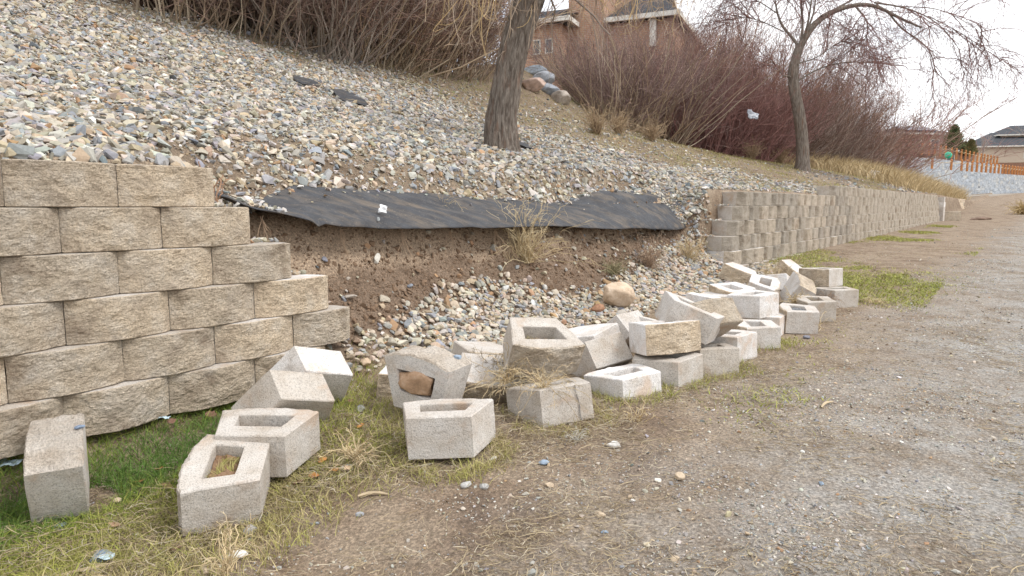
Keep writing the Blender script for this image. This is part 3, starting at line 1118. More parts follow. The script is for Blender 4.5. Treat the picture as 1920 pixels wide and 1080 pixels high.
# small heaps on the broken wall steps
t, D, z, s_ = [], [], [], []
for (ta, tb, row) in ((.03, .19, 1), (.24, .42, 2), (.47, .65, 3), (.62, .78, 4)):
    k = 26
    t += list(RNG.uniform(ta, tb, k)); D += list(RNG.uniform(.02, .24, k)); z += [RT[row] + .006] * k
for (ta, tb, row) in ((7.4, 7.8, 1), (7.15, 7.36, 2), (6.92, 7.1, 3)):
    k = 36
    t += list(RNG.uniform(ta, tb, k)); D += list(RNG.uniform(.0, .28, k)); z += [RT[row] + .008] * k
t, D, z = map(np.array, (t, D, z))
x, y = xy(t, D)
sz = np.clip(np.exp(RNG.normal(math.log(.017), .35, len(t))), .007, .03)
mV, mF, mC = stone_field(np.stack([x, y, z], -1), sz, PR_A, None, 12)
g4 = link("ledge_gravel", np_mesh("ledge_gravel", mV, mF, M['stone'], mC))
tag(g4, "few gravel stones caught on the stepped ends of the walls", "gravel", kind="stuff")

# ---- fine gravel of the track
def view_points(n, y0, y1, power=1.0):
    """ground points spread over the part of the ground the place opens onto"""
    yy = y0 * (y1 / y0) ** (RNG.uniform(size=n) ** power)
    xx = (RNG.uniform(-.85, .95, n)) * yy
    return xx, yy


x, y = view_points(330000, 1.15, 26, 1.0)
t, D = tD(x, y)
nn = fbm(t * .9, D * .9, 0, 20)
tr = sst(-1.5, -3.0, D + .55 * nn + .02 * np.clip(t, 0, 30))
patch = fbm(t * 3.1, D * 3.1, 0, 33)
patch = patch * .5 + .6 * fbm(t * .9, D * .9, 0, 35)
pr = (.16 + .84 * tr) * (.12 + .88 * sst(-.2, .22, patch)) * sst(0, -.5, D)
keep = (RNG.uniform(size=len(x)) < pr)
t, D, x, y = t[keep], D[keep], x[keep], y[keep]
z = height(t, D)
sz = np.clip(np.exp(RNG.normal(math.log(.0032), .5, len(t))), .0016, .014) * (1 + .10 * np.clip(y - 2, 0, 14))
w3 = PWT.copy()
w3[[1, 2, 6]] *= [1.5, 1.3, 1.6]
mV, mF, mC = stone_field(np.stack([x, y, z], -1), sz, PR_S, None, 15, w3)
mC = mC * .95 + np.array([.02, .016, .012])
xb, yb_ = view_points(2600, 1.3, 12, .9)
tb_, Db_ = tD(xb, yb_)
kb = (Db_ < -.8) & (RNG.uniform(size=2600) < .30 + .5 * sst(-1.5, -3, Db_))
xb, yb_ = xb[kb], yb_[kb]
bV, bF, bC = stone_field(np.stack([xb, yb_, hxy(xb, yb_)], -1), np.clip(np.exp(RNG.normal(math.log(.0085), .35, len(xb))), .005, .02), PR_B, None, 16, w3)
mV, mF, mC = merge([(mV, mF[0], mC), (bV, bF[0], bC)])
g5 = link("track_gravel", np_mesh("track_gravel", mV, mF, M['pebble'], mC))
tag(g5, "fine grey gravel worn into the dirt track", "gravel", kind="stuff")

xc, yc = view_points(9000, 1.2, 12, .9)
tc_, Dc_ = tD(xc, yc)
kc = (RNG.uniform(size=9000) < sst(.0, .3, fbm(tc_ * 1.3, Dc_ * 1.3, 0, 38))) & (Dc_ < -.9)
xc, yc = xc[kc], yc[kc]
mV, mF, mC = stone_field(np.stack([xc, yc, hxy(xc, yc)], -1), np.clip(np.exp(RNG.normal(math.log(.005), .55, len(xc))), .002, .018), PR_S, None, 37)
mC = np.tile(np.array([.15, .105, .07]), (len(mV), 1)) * (1 + .25 * vnoise(mV[:, 0] * 30, mV[:, 1] * 30, mV[:, 2] * 30, 3))[:, None]
g7 = link("dirt_crumbs", np_mesh("dirt_crumbs", mV, mF, M['pebble'], mC))
tag(g7, "dark crumbs of earth scattered on the track", "soil", kind="stuff")
# dirt clods on the soil of the bank
n_ = 16000
t = RNG.uniform(.3, 7.2, n_)
D = RNG.uniform(.0, .66, n_)
z = height(t, D)
x, y = xy(t, D)
sz = np.clip(np.exp(RNG.normal(math.log(.006), .65, n_)), .002, .034)
mV, mF, mC = stone_field(np.stack([x, y, z], -1), sz, PR_S, normals(t, D), 17)
mC = np.tile(np.array([.19, .125, .08]), (len(mV), 1)) * (1 + .25 * vnoise(mV[:, 0] * 30, mV[:, 1] * 30, mV[:, 2] * 30, 3))[:, None]
g6 = link("soil_crumbs", np_mesh("soil_crumbs", mV, mF, M['pebble'], mC))
tag(g6, "crumbs of dark brown soil on the eroded bank", "soil", kind="stuff")

# ------------------------------------------------------------------ grass and straw
def blades(x, y, z, h, lean, width, col, curl=.6, seed=1, segs=3, hdg=None):
    rg = np.random.default_rng(seed)
    n = len(x)
    a = rg.uniform(0, 2 * math.pi, n) if hdg is None else hdg
    dx, dy = np.cos(a), np.sin(a)
    s = np.linspace(0, 1, segs + 1)
    ln = lean[:, None] * (s[None] ** 1.6)
    P = np.zeros((n, segs + 1, 3))
    P[:, :, 0] = x[:, None] + dx[:, None] * ln * h[:, None]
    P[:, :, 1] = y[:, None] + dy[:, None] * ln * h[:, None]
    P[:, :, 2] = z[:, None] + h[:, None] * (s[None] * (1 - curl * .35 * lean[:, None] * s[None])) - .004
    b_ = rg.uniform(0, 2 * math.pi, n)
    wx, wy = np.cos(b_), np.sin(b_)
    w = width[:, None] * (1 - s[None] ** 1.5 * .9) / 2
    L_ = P.copy(); L_[:, :, 0] -= wx[:, None] * w; L_[:, :, 1] -= wy[:, None] * w
    R_ = P.copy(); R_[:, :, 0] += wx[:, None] * w; R_[:, :, 1] += wy[:, None] * w
    V = np.stack([L_, R_], 2).reshape(-1, 3)
    idx = np.arange(n * (segs + 1) * 2).reshape(n, segs + 1, 2)
    q = np.stack([idx[:, :-1, 0], idx[:, :-1, 1], idx[:, 1:, 1], idx[:, 1:, 0]], -1).reshape(-1, 4)
    C = np.repeat(col, (segs + 1) * 2, 0)
    return V, q, C


def gcol(n, seed, dry):
    """dry 0..1 array: green to straw"""
    rg = np.random.default_rng(seed)
    g = np.array([.115, .205, .042]); yg = np.array([.33, .34, .065]); st = np.array([.46, .37, .20])
    d = np.clip(dry + rg.normal(0, .16, n), 0, 1)[:, None]
    c = np.where(d < .5, g + (yg - g) * d * 2, yg + (st - yg) * (d - .5) * 2)
    return c * rg.uniform(.7, 1.25, (n, 1))


parts = []
n_ = 620000
x, y = view_points(n_, 1.25, 9, .9)
t, D = tD(x, y)
gn = fbm(t * 2.5, D * 2.5, 0, 51)
gn2 = fbm(t * 7, D * 7, 0, 52)
left = sst(1.1, .2, t)
pr = left * np.exp(-((D + .42) / .30) ** 2) * 1.0                                  # lush strip under the wall
pr = np.maximum(pr, left * .55 * sst(-1.75, -.9, D + .25 * gn) * sst(.05, -.15, D))   # yellowish around
pr = np.maximum(pr, .42 * sst(.3, .7, gn) * sst(-2.0, -1.2, D) * sst(.1, -.3, D) * sst(7, 5, t))
pr = np.maximum(pr, .7 * np.exp(-((x + .62) / .22) ** 2 - ((y - 3.15) / .3) ** 2))
for k in ('B1', 'B2', 'B3', 'B8', 'B9', 'B10', 'B13', 'B18', 'B14'):
    p = POSES[k]
    dd_ = np.hypot(x - p[0], y - p[1])
    pr = np.maximum(pr, (.85 if k in ('B1', 'B2', 'B3', 'B8') else .5) * np.exp(-((dd_ - .24) / .06) ** 2) * sst(-.2, .3, gn2 + .25))
pr *= sst(-.6, .0, gn2 + .2)
inb = np.zeros(n_, bool)
for k in ('B1', 'B2', 'B3', 'B8', 'B9', 'B10', 'B13', 'B14', 'B19', 'B18', 'B21', 'B22', 'B23'):
    p = POSES[k]
    inb |= np.hypot(x - p[0], y - p[1]) < .11
keep = (RNG.uniform(size=n_) < pr) & ~inb & (height(t, D) < .5)
t, D, x, y, gn = t[keep], D[keep], x[keep], y[keep], gn[keep]
z = height(t, D)
dry = .72 - .78 * np.exp(-((D + .38) / .34) ** 2) * sst(.9, .1, t) + .32 * gn + .12 * sst(-1, -1.6, D)
dry = np.where(t > 1.2, .55 + .3 * gn, dry)
h = np.clip(RNG.normal(.055, .02, len(x)), .015, .12) * (1 - .25 * np.clip(dry, 0, 1))
parts.append(blades(x, y, z, h, RNG.uniform(.2, 1.6, len(x)), RNG.uniform(.0022, .0042, len(x)), gcol(len(x), 3, dry), seed=2))
NG1 = len(x)
V, Fq, C = merge(parts)
gg = link("grass", np_mesh("grass", V, Fq, M['grass'], C))
tag(gg, "short green and yellowing grass under the wall and around the blocks", "grass", kind="stuff")

# far low green patches on the verge by the right wall
n_ = 150000
t = np.concatenate([RNG.uniform(5.4, 26, 90000), RNG.uniform(1.2, 9.5, 60000)])
D = np.concatenate([RNG.uniform(-2.6, -.12, 90000), RNG.uniform(-3.4, -1.2, 60000)])
gn = fbm(t * .55, D * 1.0, 0, 53)
pr = sst(.0, .30, gn + .35 * np.exp(-((D + .5) / .35) ** 2) - .1) * sst(5.4, 6.6, t) * .9 * (D > -2.6)
g7 = fbm(t * 3, D * 3, 0, 54)
pr = np.maximum(pr, .34 * np.exp(-((t - 7.4) / 1.1) ** 2 - ((D + 2.0) / .6) ** 2) * sst(-.3, .2, g7))
pr = np.maximum(pr, .75 * np.exp(-((t - 2.0) / .45) ** 2 - ((D + 2.35) / .22) ** 2) * sst(-.25, .2, g7))
pr = np.maximum(pr, .6 * np.exp(-((t - 3.6) / .6) ** 2 - ((D + 1.95) / .25) ** 2) * sst(-.15, .25, g7))
keep = RNG.uniform(size=n_) < pr
t, D, gn = t[keep], D[keep], gn[keep]
x, y = xy(t, D)
z = height(t, D)
V, q, C = blades(x, y, z, RNG.uniform(.012, .04, len(x)) * (1 + .02 * t), RNG.uniform(.4, 2.0, len(x)), RNG.uniform(.004, .008, len(x)) * (1 + .05 * t), gcol(len(x), 5, .62 - .3 * gn), seed=6)
gg2 = link("verge_grass", np_mesh("verge_grass", V, q, M['grass'], C))
tag(gg2, "patchy yellow green grass on the verge before the far wall", "grass", kind="stuff")

# straw litter on the ground
def straws(x, y, z, ln, seed, w=(.0007, .0015), lift=.012, cols=None, hdg=None):
    rg = np.random.default_rng(seed)
    n = len(x)
    a = rg.uniform(0, 2 * math.pi, n) if hdg is None else hdg
    k = 4
    s = np.linspace(-.5, .5, k)
    bend = rg.normal(0, .5, n)
    P = np.zeros((n, k, 3))
    P[:, :, 0] = x[:, None] + ln[:, None] * (np.cos(a)[:, None] * s + np.sin(a)[:, None] * bend[:, None] * s ** 2)
    P[:, :, 1] = y[:, None] + ln[:, None] * (np.sin(a)[:, None] * s - np.cos(a)[:, None] * bend[:, None] * s ** 2)
    P[:, :, 2] = z[:, None] + .002 + rg.uniform(0, lift, (n, 1)) + rg.uniform(-.12, .12, (n, 1)) * ln[:, None] * s + lift * rg.uniform(0, 1, (n, k)) * .4
    r = np.tile(rg.uniform(w[0], w[1], (n, 1)), (1, k)) * np.array([.6, 1, 1, .5])
    V, q = tubes(P, r, 3)
    if cols is None:
        base = np.array([[.40, .32, .20], [.28, .21, .13], [.45, .39, .29], [.17, .125, .085]])
        cols = base[rg.choice(4, n, p=[.4, .25, .2, .15])] * rg.uniform(.75, 1.2, (n, 1))
    return V, q, np.repeat(cols, k * 3, 0)


n_ = 260000
x, y = view_points(n_, 1.2, 14, .9)
t, D = tD(x, y)
sn = fbm(t * 1.6, D * 2.2, 0, 57)
pr = np.exp(-((D + 1.35) / .75) ** 2) * sst(-.35, .3, sn + .1) + .22 * sst(-.4, .4, sn)
pr *= sst(.0, -.25, D)
keep = RNG.uniform(size=n_) < pr
t, D, x, y = t[keep], D[keep], x[keep], y[keep]
z = height(t, D)
V, q, C = straws(x, y, z, np.clip(np.exp(RNG.normal(math.log(.034), .5, len(x))), .010, .13), 9)
n_ = 9000
x2 = RNG.uniform(-2.2, .6, n_)
y2 = RNG.uniform(1.2, 3.4, n_)
t2_, D2_ = tD(x2, y2)
k2 = (RNG.uniform(size=n_) < sst(-.45, -.75, D2_) * sst(-2.6, -1.9, D2_) * sst(-.3, .2, fbm(t2_ * 2.2, D2_ * 2.2, 0, 59) + .1)) & (height(t2_, D2_) < .4)
for kk in ('B1', 'B2', 'B3', 'B4', 'B8', 'B9'):
    k2 &= np.hypot(x2 - POSES[kk][0], y2 - POSES[kk][1]) > .2
x2, y2 = x2[k2], y2[k2]
V2, q2_, C2 = straws(x2, y2, hxy(x2, y2) + .018, np.clip(np.exp(RNG.normal(math.log(.06), .45, len(x2))), .02, .18), 19, (.0008, .0014), .03)
V, q, C = merge([(V, q, C), (V2, q2_, C2)])
q = q[0]
st = link("straw_litter", np_mesh("straw_litter", V, q, M['straw'], C))
tag(st, "dry straw and broken stems littering the dirt along the blocks", "straw", kind="stuff")

n_ = 9000
ts_ = RNG.uniform(-2, 16, n_)
Ds_ = RNG.uniform(.3, 7.5, n_)
ks_ = (RNG.uniform(size=n_) < sst(-.25, .35, fbm(ts_ * .9, Ds_ * .9, 0, 91)) * .8) & ~((collapsed(ts_) > .3) & (Ds_ < 1.1))
ts_, Ds_ = ts_[ks_], Ds_[ks_]
xs_, ys_ = xy(ts_, Ds_)
V, q, C = straws(xs_, ys_, height(ts_, Ds_) + .03, np.clip(np.exp(RNG.normal(math.log(.10), .5, len(xs_))), .03, .35), 29, (.0012, .0026), .03)
sl = link("slope_straw", np_mesh("slope_straw", V, q, M['straw'], C))
tag(sl, "dry stems and straw caught between the stones of the slope", "straw", kind="stuff")

# dry grass on the hillside (right part) and golden grass at its far end
parts = []
n_ = 90000
t = RNG.uniform(5, 34, n_)
D = RNG.uniform(.35, 9, n_)
gn = fbm(t * .35, D * .5, 0, 61)
gr = sst(6.0, 8.8, t) * sst(-.2, .25, gn + .16 + .13 * (D - 1.8))
keep = RNG.uniform(size=n_) < gr * .8 * sst(-.5, .2, fbm(t * 2, D * 2, 0, 63) + .1)
t, D = t[keep], D[keep]
x, y = xy(t, D)
z = height(t, D)
drg = .88 - .35 * sst(.1, .5, fbm(t * .8, D * .8, 0, 66))
parts.append(blades(x, y, z, RNG.uniform(.02, .10, len(x)), RNG.uniform(.6, 2.4, len(x)), RNG.uniform(.004, .008, len(x)) * (1 + .03 * t), gcol(len(x), 8, drg), seed=10))
# a little green at the upper left crest
n_ = 16000
t = RNG.uniform(-1.5, 8, n_)
D = RNG.uniform(1, 8.5, n_)
gn = fbm(t * .8, D * .8, 0, 60)
keep = RNG.uniform(size=n_) < .5 * sst(.25, .42, gn) * sst(2, 5, D) + .5 * np.exp(-((t - 3.2) / .9) ** 2 - ((D - 7.3) / .5) ** 2)
t, D = t[keep], D[keep]
x, y = xy(t, D)
z = height(t, D)
parts.append(blades(x, y, z, RNG.uniform(.02, .09, len(x)), RNG.uniform(.4, 1.8, len(x)), RNG.uniform(.004, .008, len(x)), gcol(len(x), 11, np.full(len(x), .35) + .3 * (D < 6)), seed=12))
V, Fq, C = merge(parts)
dg = link("hillside_grass", np_mesh("hillside_grass", V, Fq, M['grass'], C))
tag(dg, "thin dry grass growing between the stones of the hillside", "grass", kind="stuff")

n_ = 80000
t = RNG.uniform(25, 52, n_)
D = RNG.uniform(.3, 7, n_)
gn = fbm(t * .5, D * .7, 0, 68)
keep = RNG.uniform(size=n_) < sst(-.55, .0, gn) * sst(25, 31, t) * (1 - sst(46, 52, t))
t, D = t[keep], D[keep]
x, y = xy(t, D)
z = height(t, D)
gold = np.array([.54, .42, .24]) * RNG.uniform(.65, 1.25, (len(x), 1))
V, q, C = blades(x, y, z, RNG.uniform(.25, .85, len(x)), RNG.uniform(.3, 1.3, len(x)), RNG.uniform(.012, .028, len(x)), gold, seed=14)
gd = link("golden_grass", np_mesh("golden_grass", V, q, M['grass'], C))
tag(gd, "tall golden dry grass over the far end of the wall", "grass", kind="stuff")


# ------------------------------------------------------------------ twiggy plants
def subtwigs(P, n, ln, spread, up=0.0, k=5, seed=1, umin=.25, droop=0.0, wig=.12, follow=.7, lenfall=.4):
    """grow n twigs from parent poly-lines P (m,K,3)"""
    rg = np.random.default_rng(seed)
    m_, K, _ = P.shape
    pi = rg.integers(0, m_, n)
    u = rg.uniform(umin, 1, n)
    f = u * (K - 1)
    i = np.minimum(f.astype(int), K - 2)
    fr = (f - i)[:, None]
    st_ = P[pi, i] * (1 - fr) + P[pi, i + 1] * fr
    tg = P[pi, i + 1] - P[pi, i]
    tg /= np.linalg.norm(tg, axis=1, keepdims=True) + 1e-9
    d = tg * follow + rg.normal(0, spread, (n, 3)) + np.array([0, 0, up])
    d /= np.linalg.norm(d, axis=1, keepdims=True)
    L = ln * rg.uniform(.45, 1.15, n) * (1 - lenfall * u)
    s = np.linspace(0, 1, k)
    w = rg.normal(0, wig, (n, k, 3)).cumsum(1) * .35
    w[:, 0] = 0
    Q = st_[:, None] + d[:, None] * (s[None, :, None] * L[:, None, None]) + w * L[:, None, None] * s[None, :, None]
    Q[:, :, 2] -= droop * (s[None] ** 2) * L[:, None]
    return Q


def twig_mesh(groups):
    parts = []
    for P, r0, r1, sides, col, var, sd in groups:
        n, k, _ = P.shape
        rg = np.random.default_rng(sd)
        s = np.linspace(0, 1, k)
        r = (r0 * (1 - s) + r1 * s)[None] * rg.uniform(.7, 1.25, (n, 1))
        V, q = tubes(P, r, sides)
        col = np.asarray(col, float)
        if col.ndim == 1:
            c = col * rg.uniform(1 - var, 1 + var, (n, 1))
        else:
            c = col[rg.integers(0, len(col), n)] * rg.uniform(1 - var, 1 + var, (n, 1))
        parts.append((V, q, np.repeat(c, k * sides, 0)))
    return merge(parts)


def shrub(name, label, cat, group, base, rad, h, nst, cols, seed, fan=.55, sub=(900, 1800), thick=.011, droop=0., ell=1.0, r2=.004, r3=.0028):
    rg = np.random.default_rng(seed)
    bx, by, bz = base
    a = rg.uniform(0, 2 * math.pi, nst)
    rr = rad * np.sqrt(rg.uniform(0, 1, nst))
    ox = rr * np.cos(a) * ell
    oy = rr * np.sin(a)
    sx = bx + ox * U[0] + oy * N[0]
    sy = by + ox * U[1] + oy * N[1]
    sz_ = hxy(sx, sy) - .03
    k = 7
    s = np.linspace(0, 1, k)
    out = np.stack([np.cos(a) * U[0] + np.sin(a) * N[0], np.cos(a) * U[1] + np.sin(a) * N[1], np.zeros(nst)], 1)
    d = out * (fan * (.35 + rr / rad))[:, None] + rg.normal(0, .22, (nst, 3)) + np.array([0, 0, 1.])
    d /= np.linalg.norm(d, axis=1, keepdims=True)
    L = h * rg.uniform(.55, 1.1, nst)
    w = rg.normal(0, .05, (nst, k, 3)).cumsum(1)
    w[:, 0] = 0
    P = np.stack([sx, sy, sz_], 1)[:, None] + d[:, None] * (s[None, :, None] * L[:, None, None]) + w * L[:, None, None] * .5
    P[:, :, 2] -= droop * s[None] ** 2 * L[:, None]
    Q = subtwigs(P, sub[0], h * .42, .42, .25, 5, seed + 1, .12, droop * .5)
    S = subtwigs(Q, sub[1], h * .24, .5, .15, 4, seed + 2, .15, droop * .5)
    root = empty(name, (bx, by, bz))
    tag(root, label, cat, group)
    off = np.array([bx, by, bz])
    V, Fq, C = twig_mesh([(P - off, thick, thick * .4, 4, cols[0], .3, seed + 5)])
    link("stem", np_mesh("shrub_stem", V, Fq, M['twig'], C), root)
    V, Fq, C = twig_mesh([(Q - off, r2, r2 * .6, 3, cols[1], .3, seed + 6), (S - off, r3, r3 * .6, 3, cols[2], .35, seed + 7)])
    link("twigs", np_mesh("shrub_twigs", V, Fq, M['twig'], C), root)
    return root


GREY = [[.24, .195, .165], [.36, .31, .26]]
TAN = [[.38, .29, .20], [.46, .38, .28], [.28, .21, .15]]
BRN = [[.20, .13, .10], [.27, .19, .15], [.16, .105, .085]]
PURP = [[.25, .13, .115], [.33, .195, .165], [.20, .11, .10]]
MAUV = [[.25, .17, .15], [.31, .22, .185], [.19, .13, .12]]
RUST = [[.32, .19, .13], [.25, .145, .105], [.36, .23, .17]]
shrubs = [
    # t, D, rad, h, stems, colours, label, fan
    (3.9, 8.0, .9, 2.2, 90, (TAN, BRN, BRN), "low brown brush at the left end of the crest thicket", .5),
    (5.2, 8.1, 1.1, 3.0, 150, (TAN, BRN, BRN), "tall grey brown brush on the crest, second from the left end", .5),
    (6.5, 7.7, 1.1, 3.2, 170, (GREY, BRN, BRN), "dense grey brown shrub with matted stems at mid thicket", .6),
    (7.8, 7.9, 1.1, 3.3, 180, (TAN, BRN, RUST), "dense shrub with pale tangled stems at its foot left of the leaning trunk", .7),
    (9.2, 8.2, 1.1, 3.2, 150, (TAN, BRN, BRN), "brown shrub left of the leaning trunk, last but one of the left thicket", .6),
    (10.9, 8.3, .9, 3.2, 130, (TAN, BRN, BRN), "brown shrub right beside the leaning trunk, last of the left thicket", .5),
    (16.6, 7.0, 1.0, 2.5, 150, (TAN, MAUV, MAUV), "grey brown shrub right of the crest boulders", .6),
    (18.6, 6.6, 1.1, 3.5, 180, (TAN, MAUV, MAUV), "grey purple shrub in the middle of the right thicket", .6),
    (20.6, 6.0, 1.2, 3.0, 170, (PURP[0], PURP, PURP), "deep red stemmed shrub in front of the thicket", .45),
    (22.8, 5.5, 1.2, 3.0, 170, (PURP[0], PURP, PURP), "wine red shrub left of the slender willow trunk", .45),
    (25.2, 5.6, 1.2, 3.0, 150, (PURP[0], MAUV, PURP), "dark red brown shrub just behind the slender willow trunk", .5),
    (24.4, 8.4, 1.6, 4.4, 150, (MAUV[0], MAUV, RUST), "mauve grey brush behind the red shrubs, below the right end of the brick house", .45),
    (31.6, 5.2, 1.3, 3.6, 150, (GREY, MAUV, BRN), "brown brush right of the dark rounded shrub", .5),
    (34.8, 4.6, 1.2, 3.2, 140, (GREY, BRN, MAUV), "low brown brush at the right end of the thicket beside the pale bush", .55),
    (28.2, 5.6, 1.2, 3.0, 150, (GREY, BRN, BRN), "dark brown rounded shrub right of the slender willow trunk", .6),
    (30.3, 8.8, 1.8, 6.4, 190, (RUST[0], RUST, RUST), "tall rust brown tree-like brush behind the red shrubs", .45),
    (34.6, 8.0, 1.8, 6.2, 190, (RUST[0], RUST, BRN), "tall rusty brush behind the slender willow, lower than its neighbour", .45),
    (38.6, 6.4, 1.7, 5.2, 160, (RUST[0], BRN, RUST), "rounded brown brush at the right end of the tall brush", .5),
]
for i, (t_, D_, rad, h_, ns, cols, lab, fan) in enumerate(shrubs):
    bx, by = xy(t_, D_)
    bz = float(height(t_, D_))
    big_ = h_ > 4
    shrub("shrub", lab, "shrub", "bare shrubs along the crest of the hill", (float(bx), float(by), bz), rad, h_, ns, cols, 1000 + 20 * i, fan,
          (2600, 8500) if big_ else (1300, 3200), .016 if big_ else .015, .05 if not big_ else .0, 1.25, .007 if big_ else .0055, .0055 if big_ else .0042)
# second rank closing the thicket at the left
for i, (t_, D_, h_) in enumerate([(4.6, 9.8, 3.6), (6.2, 9.9, 4.0), (7.8, 10.0, 4.2), (9.6, 10.2, 4.2), (11.6, 10.4, 3.4)]):
    bx, by = xy(t_, D_)
    labs = ["back rank brush at the left end of the crest", "back rank brush second from the left end", "back rank brush in the middle of the left thicket",
            "back rank brush well left of the leaning trunk", "back rank brush immediately left of the leaning trunk"]
    shrub("shrub", labs[i], "shrub", "bare shrubs along the crest of the hill", (float(bx), float(by), float(height(t_, D_))), 1.3, h_, 160, (BRN[1], BRN, RUST), 2000 + 20 * i, .45,
          (1800, 4200), .016, .0, 1.3, .009, .007)


# multi-stemmed bush right of tree 2
def atground(px, py_guess, D):
    """ground point seen in that direction at a distance D into the hill"""
    r = ray(px, py_guess)
    k = (D + P0 @ N) / (r[:2] @ N)
    x, y = r[0] * k, r[1] * k
    return float(x), float(y), float(hxy(x, y))


bx, by, bz = atground(1640, 310, 5.0)
shrub("shrub", "pale multi stemmed bush fanning out at the right end of the thicket", "shrub", "bare shrubs along the crest of the hill", (bx, by, bz), .45, 6.8, 90, ([.33, .25, .19], [[.30, .17, .14], [.36, .25, .2]], [[.34, .2, .17], [.3, .15, .14]]), 3000, .95, (900, 2600), .03, .04, 1.0, .012, .009)


# ---- trees
def poly(pts, k):
    pts = np.array(pts, float)
    d = np.concatenate([[0], np.cumsum(np.linalg.norm(np.diff(pts, axis=0), axis=1))])
    s = np.linspace(0, d[-1], k)
    out = np.stack([np.interp(s, d, pts[:, i]) for i in range(3)], 1)
    for _ in range(3):
        out[1:-1] = (out[:-2] + 2 * out[1:-1] + out[2:]) / 4
    return out


def bark_tube(pts, radii, k, sides, seed, ridge=.12, flare=0.0):
    P = poly(pts, k)
    rr = np.interp(np.linspace(0, 1, k), np.linspace(0, 1, len(radii)), radii)
    V, q = tubes(P[None], rr[None], sides)
    V = V.reshape(k, sides, 3)
    th = np.arange(sides) / sides * 2 * math.pi
    h = np.linspace(0, 1, k)[:, None] * np.linalg.norm(P[-1] - P[0])
    n1 = fbm(np.cos(th)[None] * 3.2 + 0 * h, np.sin(th)[None] * 3.2 + 0 * h, h * 1.1, seed, 4, .6)
    n2 = fbm(np.cos(th)[None] * 9 + 0 * h, np.sin(th)[None] * 9 + 0 * h, h * 2.2, seed + 3, 3, .6)
    sc = 1 + ridge * n1 + ridge * .8 * (1 - np.abs(n2) * 2.2) * .6
    if flare:
        root = np.exp(-h / .22) * flare * (1 + .5 * np.cos(th[None] * 5 + seed))
        sc = sc + root
    V = P[:, None] + (V - P[:, None]) * sc[:, :, None]
    dark = np.clip(.9 + .5 * (sc - 1) / ridge * .35, .5, 1.3)
    return V.reshape(-1, 3), q, dark.reshape(-1)


def bark_material():
    m, nt, b = mat('bark', .95)
    v, rnd = randvec(nt)
    mp_ = N_(nt, "Mapping")
    mp_.inputs["Scale"].default_value = (9, 9, 1.3)
    nt.links.new(v, mp_.inputs["Vector"])
    c, f = noise_col(nt, mp_.outputs[0], 4, [(.3, (.065, .048, .037)), (.45, (.165, .133, .108)), (.6, (.28, .24, .20)), (.75, (.38, .335, .29))], 8, .7, .3)
    r, _ = noise_col(nt, mp_.outputs[0], 1.6, [(.55, (0, 0, 0)), (.72, (.55, .55, .55))], 4)
    c = mix(nt, r, c, (.24, .125, .075))
    nt.links.new(c, b.inputs["Base Color"])
    bump(nt, b, f, .05, 1.0)
    return m


M['bark'] = bark_material()

# tree 1: the leaning trunk by the slip
Y1 = 9.0
tr1 = [atY(946, 290, Y1), atY(940, 262, Y1), atY(938, 230, Y1), atY(944, 190, Y1), atY(951, 145, Y1), atY(963, 95, Y1), atY(975, 50, Y1), atY(988, 12, Y1), atY(1004, -40, Y1 - .1), atY(1030, -110, Y1 - .2)]
base1 = np.array([tr1[1][0], tr1[1][1], float(hxy(tr1[1][0], tr1[1][1]))])
dz = base1[2] - tr1[1][2]
tree1 = empty("willow_tree", tuple(base1))
tag(tree1, "thick leaning willow trunk with shaggy furrowed bark growing out of the gravel slope", "tree", "bare willow trees")
r1 = [.27, .23, .19, .172, .162, .158, .16, .168, .175, .15]
tr1[0] = base1 + np.array([.03, -.05, -.45])
tr1[1] = base1 + np.array([0, 0, .02])
V, q, dk = bark_tube([p - base1 for p in tr1], r1, 90, 96, 4, .24, .30)
link("trunk", np_mesh("trunk", V, q, M['bark'], None, True), tree1)
limbs = [
    [atY(1000, -30, Y1), atY(1040, -90, Y1 - .4), atY(1110, -170, Y1 - .8), atY(1200, -210, Y1 - 1)],
    [atY(1005, -50, Y1), atY(960, -120, Y1 - .3), atY(900, -170, Y1 - .6), atY(840, -180, Y1 - .8)],
    [atY(990, 20, Y1), atY(1015, -20, Y1 + .2), atY(1080, -90, Y1 + .6), atY(1180, -140, Y1 + 1.0)],
    [atY(1020, -90, Y1), atY(1010, -180, Y1 + .1), atY(1040, -290, Y1 + .3), atY(1030, -380, Y1 + .3)],
]
LP = np.stack([poly([p - base1 for p in l], 12) for l in limbs])
rl = np.linspace(.11, .035, 12)[None].repeat(4, 0)
V1, q1 = tubes(LP, rl, 12)
link("limbs", np_mesh("limbs", V1, q1, M['bark'], None, True), tree1)
Q = subtwigs(LP, 70, 1.1, .5, .1, 8, 31, .2, .25)
S = subtwigs(Q, 300, .8, .45, -.15, 8, 32, .2, .9, .14)
S2 = subtwigs(S, 500, .42, .5, -.2, 6, 33, .2, .8, .14)
